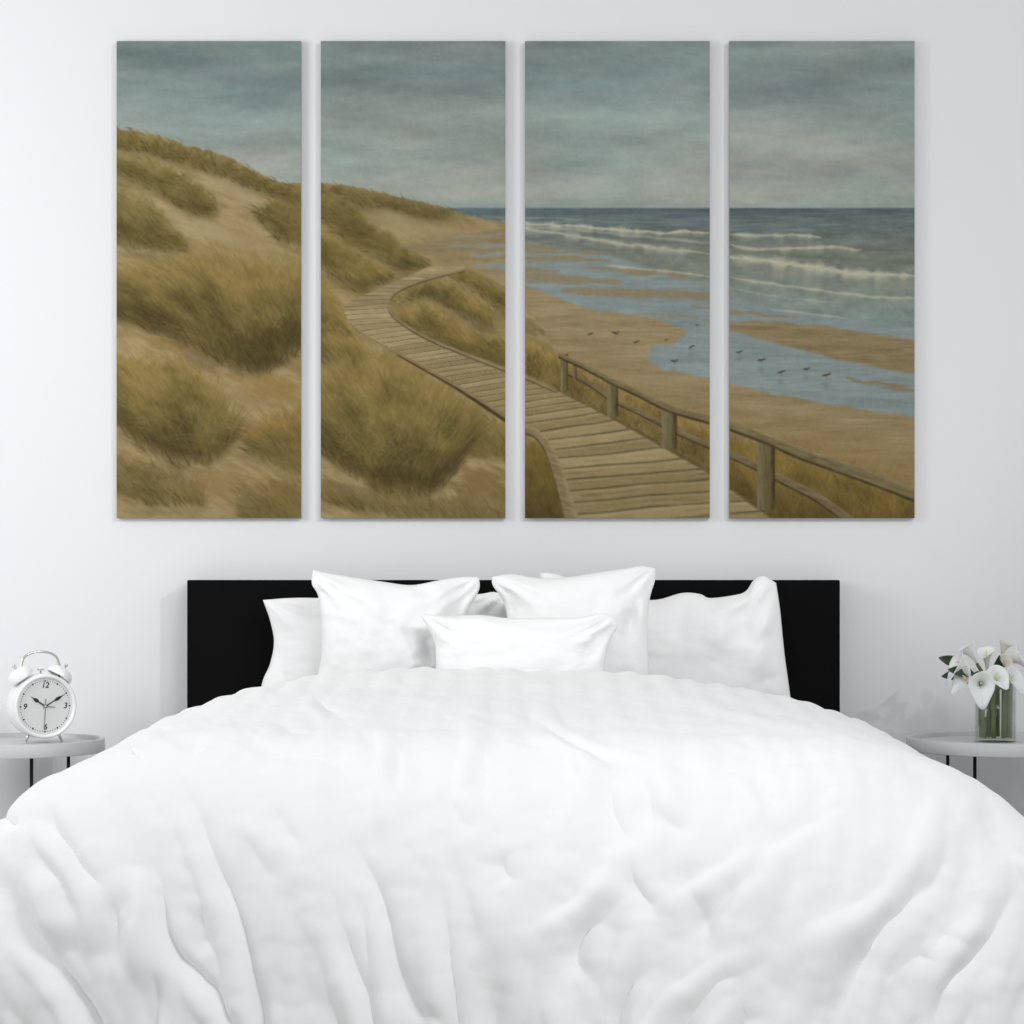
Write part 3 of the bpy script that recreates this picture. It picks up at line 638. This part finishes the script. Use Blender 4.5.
def duvet():
    NA, NB = 760, 620
    a = np.linspace(-1, 1, NA); a = 1.42*a
    b = np.linspace(0, 1, NB)
    Lb = 2.15; Y0 = -.60
    Aa, Bb = np.meshgrid(a, b*Lb)
    # drape profile by arc length, unit scale
    tt = np.linspace(0, 3, 3001); th = np.radians(84)*sstep(0, 1, tt)
    dO = np.concatenate([[0], np.cumsum(np.cos(th))[:-1]])*(tt[1]); dD = np.concatenate([[0], np.cumsum(np.sin(th))[:-1]])*(tt[1])
    LX, LY, WX, WY = np.where(Aa > 0, 1.56, 1.44), .80, .29, 1.16
    ex = np.maximum(0, np.abs(Aa)-WX)/LX; ey = np.maximum(0, Bb-WY)/LY
    p = 3.6; t = (ex**p+ey**p)**(1/p); w = ex**2/(ex**2+ey**2+1e-9); w = np.where(t < 1e-6, .5, w)
    L = w*LX+(1-w)*LY
    O = np.interp(t, tt, dO)*L; D = np.interp(t, tt, dD)*L
    hyp = np.sqrt((ex*LX)**2+(ey*LY)**2)+1e-9
    x = np.sign(Aa)*(np.minimum(np.abs(Aa), WX)+O*(ex*LX)/hyp)
    y = Y0-(np.minimum(Bb, WY)+O*(ey*LY)/hyp)
    z = .760-D-.070*np.clip(Bb/WY, 0, 1)**1.3*(1-.7*sstep(.2, .95, np.abs(Aa)))
    # cross section of the crown as it meets the pillows
    x = x*(1+.0*Bb)
    tab = [(-1.3, 0), (-1.0, 0), (-.94, 0), (-.868, .0), (-.80, .0), (-.617, 0), (-.424, 0), (0, 0), (.217, 0), (.464, 0), (.686, 0), (.81, 0), (1.3, 0)]
    tgt = [(-.94, .578), (-.868, .624), (-.80, .660), (-.617, .718), (-.424, .749), (-.20, .756), (.217, .753), (.464, .726), (.686, .686), (.81, .645), (.9, .60)]
    row = z[0].copy(); xr = x[0]
    want = np.interp(xr, [q[0] for q in tgt], [q[1] for q in tgt])
    base = np.interp(np.clip(xr, -.94, .9), xr[np.argsort(xr)], row[np.argsort(xr)])
    corr = want-base; corr = np.convolve(np.pad(corr, 20, 'edge'), np.ones(41)/41, 'valid')
    z = z+corr[None]*(1-.6*sstep(.6, 1.8, Bb))
    # head end: the edge rolls over and under
    nr = 16; roll = []
    for i in range(nr, 0, -1):
        q = i/nr*math.pi; r = .028
        roll.append(np.stack([x[0], y[0]+r*math.sin(q)*1.0, z[0]-r*(1-math.cos(q))-.0*q], -1))
    P = np.stack([x, y, z], -1)
    # under-side flap
    P = np.concatenate([np.array(roll), P], 0)
    # normals of the smooth base
    def normals(P):
        du = np.gradient(P, axis=1); dv = np.gradient(P, axis=0); n = np.cross(dv, du)
        n /= np.linalg.norm(n, axis=-1, keepdims=True)+1e-12; return n
    N = normals(P); flip = np.sign(N[P.shape[0]//3, P.shape[1]//2, 2]); N *= flip
    px, py = topx(P[..., 0], P[..., 1], P[..., 2])
    vis = N[..., 1]*(P[..., 1]+6.5)*1 + 0
    infr = sstep(-110, -10, px)*sstep(1134, 1034, px)*sstep(1150, 1040, py)
    Hf = folds(px, py, DUVET_FOLDS)*infr*(y.max()+1e9 > 0)
    # soft lie of the filling, everywhere
    s1 = fbm(P[..., 0]*4.2+7+P[..., 2]*2, P[..., 1]*3.4-P[..., 2]*3.2, 5, 3)-.5
    s2 = fbm(P[..., 0]*11+P[..., 2]*5, P[..., 1]*8-P[..., 2]*7, 15, 3)-.5
    out = 1-infr
    hang = sstep(.35, .9, np.concatenate([np.zeros((nr, NA)), t], 0))
    ang = P[..., 0]*9+P[..., 1]*9
    Cc = (px-512)/(1-.0011*np.clip(py-700, -50, 420)); wv = (fbm(px/150, py/150, 71, 2)-.5)*60
    f1 = fbm((Cc+wv)/62, py/230+3, 73, 1)-.5; f2 = fbm((Cc-wv)/31, py/150, 75, 1)-.5
    low = sstep(720, 840, py)
    f3 = fbm((px+py*.6)/46, (py-px*.12)/9, 77, 3)-.5
    Hf = Hf+low*(f1*.017+f2*.0055+(fbm((px+py*.3)/33, (py-px*.2)/24, 81, 2)-.5)*.006)*infr+(1-low)*(f3*.0028+(fbm((px-py*.5)/17, (py+px*.1)/8, 79, 2)-.5)*.0045)*infr
    Hn = s1*.020+s2*.0055+out*hang*(vnoise(ang, P[..., 2]*1.2, 9)-.5)*.06
    # stitched satin stripes running down the duvet with little puckers
    sA = np.concatenate([np.repeat(Aa[:1], nr, 0), Aa], 0); sB = np.concatenate([np.zeros((nr, NA)), Bb], 0)
    near = sstep(.75, .0, sB)
    st = np.cos(2*math.pi*sA/.072)
    pk = fbm(sA*16, sB*20, 33, 3)-.5
    Hs = st*(.0007+.0018*near)+pk*(.0016+.0048*near*sstep(0, .08, sB))*(1-.0*st)
    rollfade = np.concatenate([np.linspace(.2, 1, nr)[:, None]*np.ones((1, NA)), np.ones((NB, NA))], 0)
    P = P+N*((Hf+Hn+Hs)*rollfade)[..., None]
    P[..., 2] = np.maximum(P[..., 2], .05+.01*s2)
    me = grid_mesh('duvet', P)
    o = link('duvet', me, M['linen'], None, True)
    md = o.modifiers.new('thickness', 'SOLIDIFY'); md.thickness = .012; md.offset = -1 if flip > 0 else 1
    return o
o = duvet(); tag(o, 'rumpled plain white duvet draped over the whole bed', 'duvet')

# ---- pillows
def pillow(edges, y0, lean, T, label, key, zoff=0):
    """edges: outline seen from the front, top (left to right), right (top down), bottom (left to right), left (top down)"""
    n = 130
    u = np.linspace(-1, 1, n); uu, vv = np.meshgrid(u, u)
    def samp(pts):
        l = smooth_line(pts, 10); s = np.concatenate([[0], np.cumsum(np.hypot(*(l[1:]-l[:-1]).T))]); s /= s[-1]
        q = (u+1)/2; return np.stack([np.interp(q, s, l[:, 0]), np.interp(q, s, l[:, 1])], -1)
    T_, R_, B_, L_ = [samp(edges[k]) for k in ('top', 'right', 'bottom', 'left')]
    q = (uu+1)[..., None]/2; r = (vv+1)[..., None]/2
    S = (1-r)*T_[None]+r*B_[None]+(1-q)*L_[:, None]+q*R_[:, None]-((1-q)*(1-r)*T_[0]+q*(1-r)*T_[-1]+(1-q)*r*B_[0]+q*r*B_[-1])
    px, py = S[..., 0], S[..., 1]
    prof = (np.clip(1-np.abs(uu)**2.6, 0, 1)*np.clip(1-np.abs(vv)**2.6, 0, 1))**.5
    th = T*prof
    zc = py.max()
    yl = y0+lean*(zc-py)/(zc-py.min())
    d = CAMD+yl; x = (px-512)*d/F; z = CAMH-(py-HOR)*d/F
    crn = fbm(uu*2.2+key, vv*2.2, 40+key, 3)-.5; fine = fbm(uu*5+key, vv*7, 60+key, 3)-.5
    cr = 0
    for cx_, cy_ in ((-1, -1), (1, -1), (-1, 1), (1, 1)):       # gathers running in from the corners
        rr = np.hypot(uu-cx_, vv-cy_); an = np.arctan2(vv-cy_, uu-cx_)
        cr = cr+np.exp(-(rr/.55)**2)*np.sin(an*11+key)*.006*np.clip(rr*4, 0, 1)
    edge = np.clip(prof*2.2, 0, 1)
    Hf = folds(px, py, PILLOW_FOLDS.get(key, []))
    yf = yl-th-(crn*.015+fine*.003+cr+Hf)*edge-.003
    yb = yl+th*.85+.003+crn*.01*edge
    V = np.stack([x, yf, z], -1); Bk = np.stack([x, yb, z], -1)
    # one closed skin: front grid, then back grid, stitched along the rim
    me = bpy.data.meshes.new('pillow'); i0 = np.arange(n*n).reshape(n, n); i1 = i0+n*n
    f = [np.stack([i0[:-1, :-1], i0[1:, :-1], i0[1:, 1:], i0[:-1, 1:]], -1).reshape(-1, 4), np.stack([i1[:-1, :-1], i1[:-1, 1:], i1[1:, 1:], i1[1:, :-1]], -1).reshape(-1, 4)]
    rim = np.concatenate([i0[0, :-1], i0[:-1, -1], i0[-1, :0:-1], i0[:0:-1, 0]]); rim2 = rim+n*n; nx_ = np.roll(rim, -1); nx2 = np.roll(rim2, -1)
    f.append(np.stack([rim, nx_, nx2, rim2], -1)); f = np.concatenate(f)
    me.vertices.add(2*n*n); me.vertices.foreach_set('co', np.concatenate([V.reshape(-1), Bk.reshape(-1)]).astype(np.float32))
    me.loops.add(len(f)*4); me.loops.foreach_set('vertex_index', f.reshape(-1).astype(np.int32))
    me.polygons.add(len(f)); me.polygons.foreach_set('loop_start', (np.arange(len(f))*4).astype(np.int32)); me.update(calc_edges=True); me.validate()
    o = link('pillow', me, M['pillow'], None, True); tag(o, label, 'pillow', 'white pillows leaning on the headboard')
    # piped seam, a part of its own
    return o
pillow(dict(top=[(263, 600), (290, 598), (318, 598), (380, 600), (440, 598), (480, 594), (494, 592), (508, 596)], right=[(508, 596), (506, 640), (508, 690), (512, 722)],
            bottom=[(258, 722), (340, 728), (430, 728), (512, 722)], left=[(263, 600), (270, 620), (274, 642), (270, 664), (262, 684), (258, 722)]),
       -.200, .02, .075, 'white pillow at far left, lowest one, directly against the black headboard', 1)
pillow(dict(top=[(540, 573), (556, 574), (600, 590), (650, 600), (682, 593), (700, 594), (710, 598), (735, 595), (746, 591), (754, 580), (764, 576), (776, 583)], right=[(776, 583), (780, 610), (784, 650), (788, 680), (794, 725)],
            bottom=[(536, 722), (620, 730), (700, 730), (794, 725)], left=[(540, 573), (544, 610), (546, 660), (536, 722)]),
       -.200, .02, .078, 'white pillow at far right with a turned-up top corner against the headboard', 2)
pillow(dict(top=[(313, 570), (328, 573), (352, 577), (385, 582), (412, 585), (440, 580), (462, 577), (479, 577)], right=[(479, 577), (479, 590), (468, 612), (458, 650), (462, 700)],
            bottom=[(312, 700), (360, 708), (420, 708), (462, 700)], left=[(313, 570), (312, 584), (319, 600), (322, 650), (312, 700)]),
       -.372, .04, .068, 'large white square pillow, tallest on the left, overlapping the far left one', 3)
pillow(dict(top=[(492, 577), (510, 574), (540, 578), (568, 577), (600, 572), (628, 568), (641, 566), (655, 568)], right=[(655, 568), (655, 580), (649, 604), (648, 650), (650, 704)],
            bottom=[(505, 700), (550, 708), (600, 708), (650, 704)], left=[(492, 577), (493, 586), (504, 603), (508, 630), (508, 660), (505, 700)]),
       -.372, .04, .068, 'large white square pillow right of centre, standing behind the small oblong one', 4)
pillow(dict(top=[(420, 614), (450, 616), (480, 615), (508, 618), (540, 618), (580, 617), (603, 613), (615, 617)], right=[(615, 617), (618, 626), (610, 640), (606, 655), (604, 676), (604, 696)],
            bottom=[(434, 694), (480, 700), (560, 700), (604, 696)], left=[(420, 614), (427, 627), (434, 641), (436, 660), (434, 694)]),
       -.506, .03, .048, 'small oblong white pillow in front centre, leaning on the two square ones', 5)

# ---------------------------------------------------------------- side tables
def side_table(cx, cy, r, zt, lab, ph):
    t = empty('side_table', (cx, cy, 0)); tag(t, lab, 'side table', 'round tray side tables beside the bed')
    bm = bmesh.new(); lathe(bm, [(0, zt-.030), (r-.012, zt-.030), (r-.010, zt-.026), (r-.010, zt-.012), (0, zt-.012)], 128)
    bmobj('tray_top', bm, M['tray'], t, False)
    bm = bmesh.new(); lathe(bm, [(r-.0098, zt-.034), (r-.001, zt-.034), (r, zt-.032), (r, zt-.002), (r-.002, zt), (r-.008, zt), (r-.0098, zt-.002), (r-.0098, zt-.034)], 160)
    bmobj('rim', bm, M['tray'], t, True)
    for k in range(4):
        a = ph+k*math.pi/2; q = Vector((.163*math.cos(a), .163*math.sin(a), 0))
        bm = bmesh.new(); tube(bm, [q+Vector((0, 0, 0)), q+Vector((0, 0, zt-.030))], .0046, 12); bmobj('leg', bm, M['black'], t, True)
    bm = bmesh.new(); tube(bm, [(.163*math.cos(a), .163*math.sin(a), .10) for a in np.linspace(0, 2*math.pi, 48, endpoint=False)], .004, 8, True); bmobj('lower_ring', bm, M['black'], t, True)
    return t
ZT = .577
side_table(-1.300, -.30, .245, ZT, 'round pale grey tray table with black legs left of the bed, under the clock', math.radians(-58))
side_table(1.272, -.30, .25, ZT+.004, 'round pale grey tray table with black legs right of the bed, under the vase', math.radians(-128.3))

# ---------------------------------------------------------------- twin bell alarm clock
ck = empty('alarm_clock', (-1.2175, -.275, ZT-.012), math.radians(29)); tag(ck, 'white twin bell alarm clock showing ten past ten on the left table', 'clock')
CZ = .0955
CT = Matrix.Translation((0, 0, CZ))
def lathe_y(name, prof, m, parent=ck, seg=72, smooth=True):
    bm = bmesh.new(); lathe(bm, prof, seg, 'Y', CT); return bmobj(name, bm, m, parent, smooth)
# heights are towards the viewer
case = lathe_y('case', [(0, -.078), (.050, -.078), (.070, -.070), (.0805, -.054), (.0835, -.034), (.0835, .012), (.0815, .022), (.0775, .0235)], M['clockwhite'])
lathe_y('bezel', [(.0830, .020), (.0832, .025), (.0805, .0295), (.0770, .0300), (.0735, .0265), (.0728, .0200)], M['clockwhite'])
dial = lathe_y('dial', [(0, .0205), (.0732, .0205), (.0732, .0175), (0, .0175)], M['dial'], smooth=False)
def ypt(ang, r, h):     # clock-face angle in degrees clockwise from twelve
    a = math.radians(ang); return Vector((r*math.sin(a), -h, CZ+r*math.cos(a)))
bm = bmesh.new()
for k in range(60):
    if k % 15 == 0 : pass
    big = (k % 5 == 0)
    p = ypt(k*6, .0655, .0207); rr = .0025 if big else .0013
    vs = [bm.verts.new(p+Vector((rr*math.cos(q), 0, rr*math.sin(q)))) for q in np.linspace(0, 2*math.pi, 10, endpoint=False)]; bm.faces.new(vs)
bmobj('minute_marks', bm, M['ink'], dial)
def text_mesh(s, size):
    cu = bpy.data.curves.new('t', 'FONT'); cu.body = s; cu.size = size; cu.align_x = 'CENTER'; cu.align_y = 'CENTER'; cu.extrude = .0001; cu.offset = .0004; cu.shear = .2
    to = bpy.data.objects.new('t', cu); COL.objects.link(to); bpy.context.view_layer.update()
    me = bpy.data.meshes.new_from_object(to.evaluated_get(bpy.context.evaluated_depsgraph_get())); bpy.data.objects.remove(to); return me
for s, ang in (('12', 0), ('3', 90), ('6', 180), ('9', 270)):
    me = text_mesh(s, .0205 if s != '12' else .0205)
    p = ypt(ang, .0540, .0209); R = Matrix.Translation(p) @ Matrix.Rotation(math.pi/2, 4, 'X')
    me.transform(R); link('numeral', me, M['ink'], dial)
def hand(name, ang, L, tail, w, h, m, kind=0):
    bm = bmesh.new(); d = ypt(ang, 1, 0)-Vector((0, 0, CZ)); d.y = 0; s = Vector((d.z, 0, -d.x)); c = Vector((0, -h, CZ))
    if kind: prof = [(-tail, w*.6), (0, w), (L*.45, w*.8), (L*.58, w*2.6), (L*.70, w*2.2), (L*.82, w*.7), (L, w*.2)]
    else: prof = [(-tail, w), (L, w*.8)]
    for a, b in zip(prof, prof[1:]):
        q = [c+d*a[0]+s*a[1], c+d*b[0]+s*b[1], c+d*b[0]-s*b[1], c+d*a[0]-s*a[1]]
        f = [bm.verts.new(v) for v in q]; g = [bm.verts.new(v+Vector((0, -.0006, 0))) for v in q]
        bm.faces.new(f); bm.faces.new(g[::-1])
        for i in range(4): bm.faces.new((f[i], f[(i+1) % 4], g[(i+1) % 4], g[i]))
    bmobj(name, bm, m, ck)
hand('hour_hand', 304, .046, .006, .0019, .0225, M['ink'], 1)
hand('minute_hand', 60, .062, .006, .0016, .0235, M['ink'], 1)
hand('second_hand', 183, .060, .020, .0011, .0245, M['hand'])
hand('alarm_hand', 97, .027, .004, .0013, .0218, M['hand'])
lathe_y('hand_pin', [(0, .0262), (.0028, .0262), (.0034, .0250), (.0034, .0215)], M['chrome'])
for sgn in (-1, 1):
    A = Matrix.Translation((0, .020, CZ)) @ Matrix.Rotation(math.radians(sgn*34), 4, 'Y')
    bm = bmesh.new()
    pr = [(.0345, .089), (.0350, .0905), (.0345, .096), (.0315, .104), (.0255, .1105), (.016, .1148), (.006, .1160), (0, .1162)]
    inner = [(r*.93, h-.0015) for r, h in pr[::-1] if h > .0905]+[(.0322, .089)]
    lathe(bm, pr+[(r, h) for r, h in inner]+[(.0345, .089)], 48, mtx=A); bmobj('bell', bm, M['clockwhite'], ck, True)
    bm = bmesh.new(); lathe(bm, [(0, .082), (.004, .082), (.004, .1135), (0, .1135)], 16, mtx=A); bmobj('bell_post', bm, M['ink'], ck, True)
    bm = bmesh.new(); lathe(bm, [(.0030, .116), (.0030, .122), (.0044, .123), (.0044, .1275), (0, .1285)], 16, mtx=A); bmobj('bell_stud', bm, M['chrome'], ck, True)
    ft = Matrix.Translation((0, 0, CZ)) @ Matrix.Rotation(math.radians(180-sgn*30), 4, 'Y')
    x = sgn*.0405
    bm = bmesh.new(); tube(bm, [(sgn*.038, -.008, .030), (sgn*.048, -.010, .0025)], [.0042, .0026], 12); bmesh.ops.create_uvsphere(bm, u_segments=12, v_segments=8, radius=.003, matrix=Matrix.Translation((sgn*.048, -.010, .003))); bmobj('foot', bm, M['chrome'], ck, True)
bm = bmesh.new()
pts = []
for q in np.linspace(0, math.pi, 28):
    pts.append((-.0490*math.cos(q), 0, CZ+.106+.034*math.sin(q)**.75))
pts = [(-.056, 0, CZ+.0965), (-.0525, 0, CZ+.1010)]+pts[1:-1]+[(.0525, 0, CZ+.1010), (.056, 0, CZ+.0965)]
tube(bm, pts, .0032, 12); bmesh.ops.translate(bm, vec=(0, .020, 0), verts=bm.verts); bmobj('handle', bm, M['chrome'], ck, True)
bm = bmesh.new(); tube(bm, [(0, .015, CZ+.080), (0, .015, CZ+.094)], .0018, 10); box(bm, -.0085, .0085, .011, .019, CZ+.0915, CZ+.0965, .001); bmobj('hammer', bm, M['chrome'], ck)

# ---------------------------------------------------------------- vase of calla lilies
VX, VY, VZ = W3(995.5, 0, -.29).x, -.29, ZT+.004-.012
vase = empty('vase', (VX, VY, VZ)); tag(vase, 'clear glass cylinder vase of calla stems on the right table', 'vase')
VR, VH = .0525, .150
bm = bmesh.new(); lathe(bm, [(0, 0), (VR-.002, 0), (VR, .002), (VR, VH), (VR-.0025, VH), (VR-.0025, .008), (0, .008)], 64); bmobj('glass_cylinder', bm, M['glass'], vase, True)
bm = bmesh.new(); lathe(bm, [(0, .0085), (VR-.0028, .0085), (VR-.0028, .105), (0, .105)], 64); bmobj('water', bm, M['water'], vase, True)
def calla(name, head, direction, tip, size, length, label, m='petal', open_=1.0, stem_to=None, twist=0):
    """head: centre of the mouth (picture x, y, depth); direction: where the flower opens to; tip: way the pointed lip goes"""
    H0 = W3(*head); ax = Vector(direction).normalized(); tp = Vector(tip); tp = (tp-ax*tp.dot(ax)).normalized(); sd = ax.cross(tp)
    root = empty(name, (VX+stem_to[0], VY+stem_to[1], VZ+.010)); R0 = root.location.copy()
    tag(root, label, 'flower', 'white calla lilies in the glass vase')
    nT, nR = 56, 22; P = np.zeros((nR, nT, 3))
    for i in range(nR):
        q = i/(nR-1)
        for k in range(nT):
            th = 2*math.pi*k/(nT-1); c = math.cos(th)
            front = max(0, c)
            lip = (.5+.5*c)**6
            r = size*(.10+.16*q+.74*open_*q**2.6)*(1+.10*math.cos(th))
            r *= (1+.40*lip*q**3+.42*(.5+.5*c)**26*q**4)
            if c < -.5: r *= 1-.10*(1 if th > math.pi else 0)*q          # overlapping wrap at the back
            h = -length*(1-q)-size*.34*q**5*(.4+.6*lip)+size*.16*q**3*(1-c)*.5
            h += .03*size*math.sin(3*th+twist)*q**3
            sq = (1-.30*lip*q)
            v = H0+ax*h+tp*(r*math.cos(th))+sd*(r*math.sin(th)*sq)
            P[i, k] = (v-R0)[:]
    me = grid_mesh('spathe', P); sp = link('spathe', me, M[m], root, True)
    md = sp.modifiers.new('thickness', 'SOLIDIFY'); md.thickness = .0012; md.offset = 0
    base = H0-ax*length
    bm = bmesh.new(); tube(bm, [(base+ax*length*f-R0) for f in (.1, .45, .8, .93, .97)], [size*.07, size*.085, size*.08, size*.05, size*.01], 10); bmobj('spadix', bm, M['spadix'], root, True)
    # stem: from the flower base into the vase
    top = Vector((VX+stem_to[0]*1.05, VY+stem_to[1]*1.05, VZ+VH-.01)); st = []
    p0, p1, p2, p3 = base, base-ax*.035, top+Vector((0, 0, .03)), top
    for s in np.linspace(0, 1, 14):
        st.append((1-s)**3*p0+3*(1-s)**2*s*p1+3*(1-s)*s*s*p2+s**3*p3)
    st.append((top+R0*1)/2); st.append(R0+Vector((0, 0, .001)))
    bm = bmesh.new(); tube(bm, [v-R0 for v in st], [.0042+.0022*min(1, i/10) for i in range(len(st))], 12); bmobj('stem', bm, M['stem'], root, True)
    return root
def ring(k, r=.030): 
    a = k*2*math.pi/9+.3; return (r*math.cos(a), r*math.sin(a))
R = ring
calla('calla_lily', (981.6, 683, -.385), (-.12, -1, .10), (.05, 0, -1), .034, .052, 'white calla lily facing straight out, front centre of the bouquet', stem_to=(-.012, -.036))
calla('calla_lily', (962, 675, -.36), (-.72, -.45, .50), (-.45, .2, -1), .031, .055, 'white calla lily tipping left and down, beside the front centre bloom', stem_to=(-.032, -.020), open_=.95)
calla('calla_lily', (955, 660, -.33), (-.80, -.10, .50), (-1, -.3, -.8), .036, .070, 'wide white calla lily reaching furthest left over the table', stem_to=(-.036, .004), open_=.95)
calla('calla_lily', (966, 645, -.26), (-.45, .1, .8), (-1, -.2, .2), .024, .055, 'small white calla lily at the upper left, behind the wide left bloom', stem_to=(-.020, .026))
calla('calla_lily', (986, 649, -.30), (-.12, -.30, .95), (-.3, -.6, -.5), .026, .062, 'upright white calla lily seen from the side, top middle of the bouquet', stem_to=(-.006, .034), open_=.8)
calla('calla_lily', (1004, 641, -.27), (.10, -.15, 1), (.2, -.2, 1), .020, .060, 'half-open cream calla lily, tallest one at the top right', 'petal2', stem_to=(.012, .036), open_=.6)
calla('calla_lily', (997, 672, -.365), (.05, -.62, .75), (.35, -.8, -.6), .029, .050, 'white calla lily opening upwards, just right of the front centre bloom', stem_to=(.014, -.034))
calla('calla_lily', (1015, 674, -.345), (.45, -.6, .6), (.5, -.5, -.7), .030, .050, 'white calla lily leaning right above the vase rim, low on the right side', stem_to=(.034, -.014))
calla('calla_lily', (1021, 654, -.28), (.75, -.25, .5), (1, -.2, .1), .027, .060, 'white calla lily pointing right, upper right side of the bouquet', stem_to=(.036, .012))
calla('calla_lily', (1006, 658, -.30), (.3, -.55, .7), (.3, -.6, -.5), .023, .055, 'cream calla lily in the middle right, below the tallest one', 'petal2', stem_to=(.024, .008), open_=.75)
def leaf(px, py, y, dx, dz, L, w, label, s2):
    tipp = W3(px, py, y); base = Vector((VX+s2[0], VY+s2[1], VZ+.012)); root = empty('calla_leaf', base)
    tag(root, label, 'leaf', 'dark leaves among the lilies')
    top = Vector((VX+s2[0]*1.05, VY+s2[1]*1.05, VZ+VH)); d = Vector((dx, -.1, dz)).normalized(); s = d.cross(Vector((0, -1, .2))).normalized(); nrm = d.cross(s)
    P = np.zeros((16, 9, 3))
    for i in range(16):
        q = i/15; wd = w*math.sin(math.pi*q**.8)**.9+.0008
        for k in range(9):
            u = k/4-1; v = tipp-d*L*(1-q)+s*wd*u+nrm*(-.3*wd*abs(u)-.12*L*q*q); P[i, k] = (v-base)[:]
    me = grid_mesh('blade', P); o = link('blade', me, M['leaf'], root, True); md = o.modifiers.new('t', 'SOLIDIFY'); md.thickness = .0012
    b0 = Vector(P[0, 4])+base
    bm = bmesh.new(); tube(bm, [b0-base, (b0+top)/2-base+Vector((0, 0, .01)), top-base, Vector((0, 0, 0))], .0022, 8); bmobj('stalk', bm, M['stem'], root, True)
leaf(938, 658, -.28, -1, .25, .06, .013, 'dark green leaf poking out at the far upper left of the bouquet', (-.018, .018))
leaf(941, 677, -.31, -1, -.15, .06, .012, 'narrow dark green leaf under the wide left lily', (-.026, .010))
leaf(947, 670, -.345, -.9, .1, .07, .014, 'broad dark green leaf between the two lilies on the left', (-.034, -.012))
leaf(972, 690, -.345, -.3, -1, .05, .010, 'green leaf hanging between the two front left lilies', (-.022, -.028))
leaf(999, 655, -.30, .1, 1, .07, .012, 'dark green leaf standing between the upper middle lilies', (.004, .020))
leaf(1008, 682, -.33, .3, -.6, .04, .012, 'dark green leaf under the right hand lilies at the vase rim', (.026, -.022))

# ---------------------------------------------------------------- light
wd = bpy.data.worlds.new('room_light'); SC.world = wd; wd.use_nodes = True
bg = wd.node_tree.nodes['Background']; bg.inputs[0].default_value = (.97, .985, 1.0, 1); bg.inputs[1].default_value = LIGHT['world']
def area(name, loc, target, sx, sy, power, col=(1, 1, 1), spread=180):
    l = bpy.data.lights.new(name, 'AREA'); l.shape = 'RECTANGLE'; l.size = sx; l.size_y = sy; l.energy = power; l.color = col; l.spread = math.radians(spread)
    o = bpy.data.objects.new(name, l); COL.objects.link(o); o.location = loc
    o.rotation_euler = (Vector(target)-Vector(loc)).to_track_quat('-Z', 'Y').to_euler(); return o
area('window_daylight', *LIGHT['window'])
area('bed_fill_light', *LIGHT['front'])  # added fill aimed at the bed to brighten it, no real source there
l = bpy.data.lights.new('canvas_shadow_spot', 'SPOT'); l.energy = LIGHT['spot'][2]; l.spot_size = math.radians(LIGHT['spot'][3]); l.spot_blend = .6; l.shadow_soft_size = LIGHT['spot'][4]  # added spot to throw the canvas shadows left and down, no real ceiling lamp
o = bpy.data.objects.new('canvas_shadow_spot', l); COL.objects.link(o); o.location = LIGHT['spot'][0]
o.rotation_euler = (Vector(LIGHT['spot'][1])-Vector(LIGHT['spot'][0])).to_track_quat('-Z', 'Y').to_euler()

# ---------------------------------------------------------------- camera
cd = bpy.data.cameras.new('camera'); cam = bpy.data.objects.new('camera', cd); COL.objects.link(cam); SC.camera = cam
cam.location = (0, -CAMD, CAMH); cam.rotation_euler = (math.pi/2, 0, 0)
cd.sensor_width = 36; cd.lens = F*36/1024; cd.shift_y = (HOR-512)/1024; cd.clip_start = .05
vs = SC.view_settings; vs.view_transform = 'Standard'; vs.look = 'None'; vs.gamma = 1; vs.exposure = LIGHT['exposure']; vs.use_curve_mapping = False
SC.cycles.max_bounces = 14; SC.cycles.transparent_max_bounces = 40; SC.cycles.transmission_bounces = 14
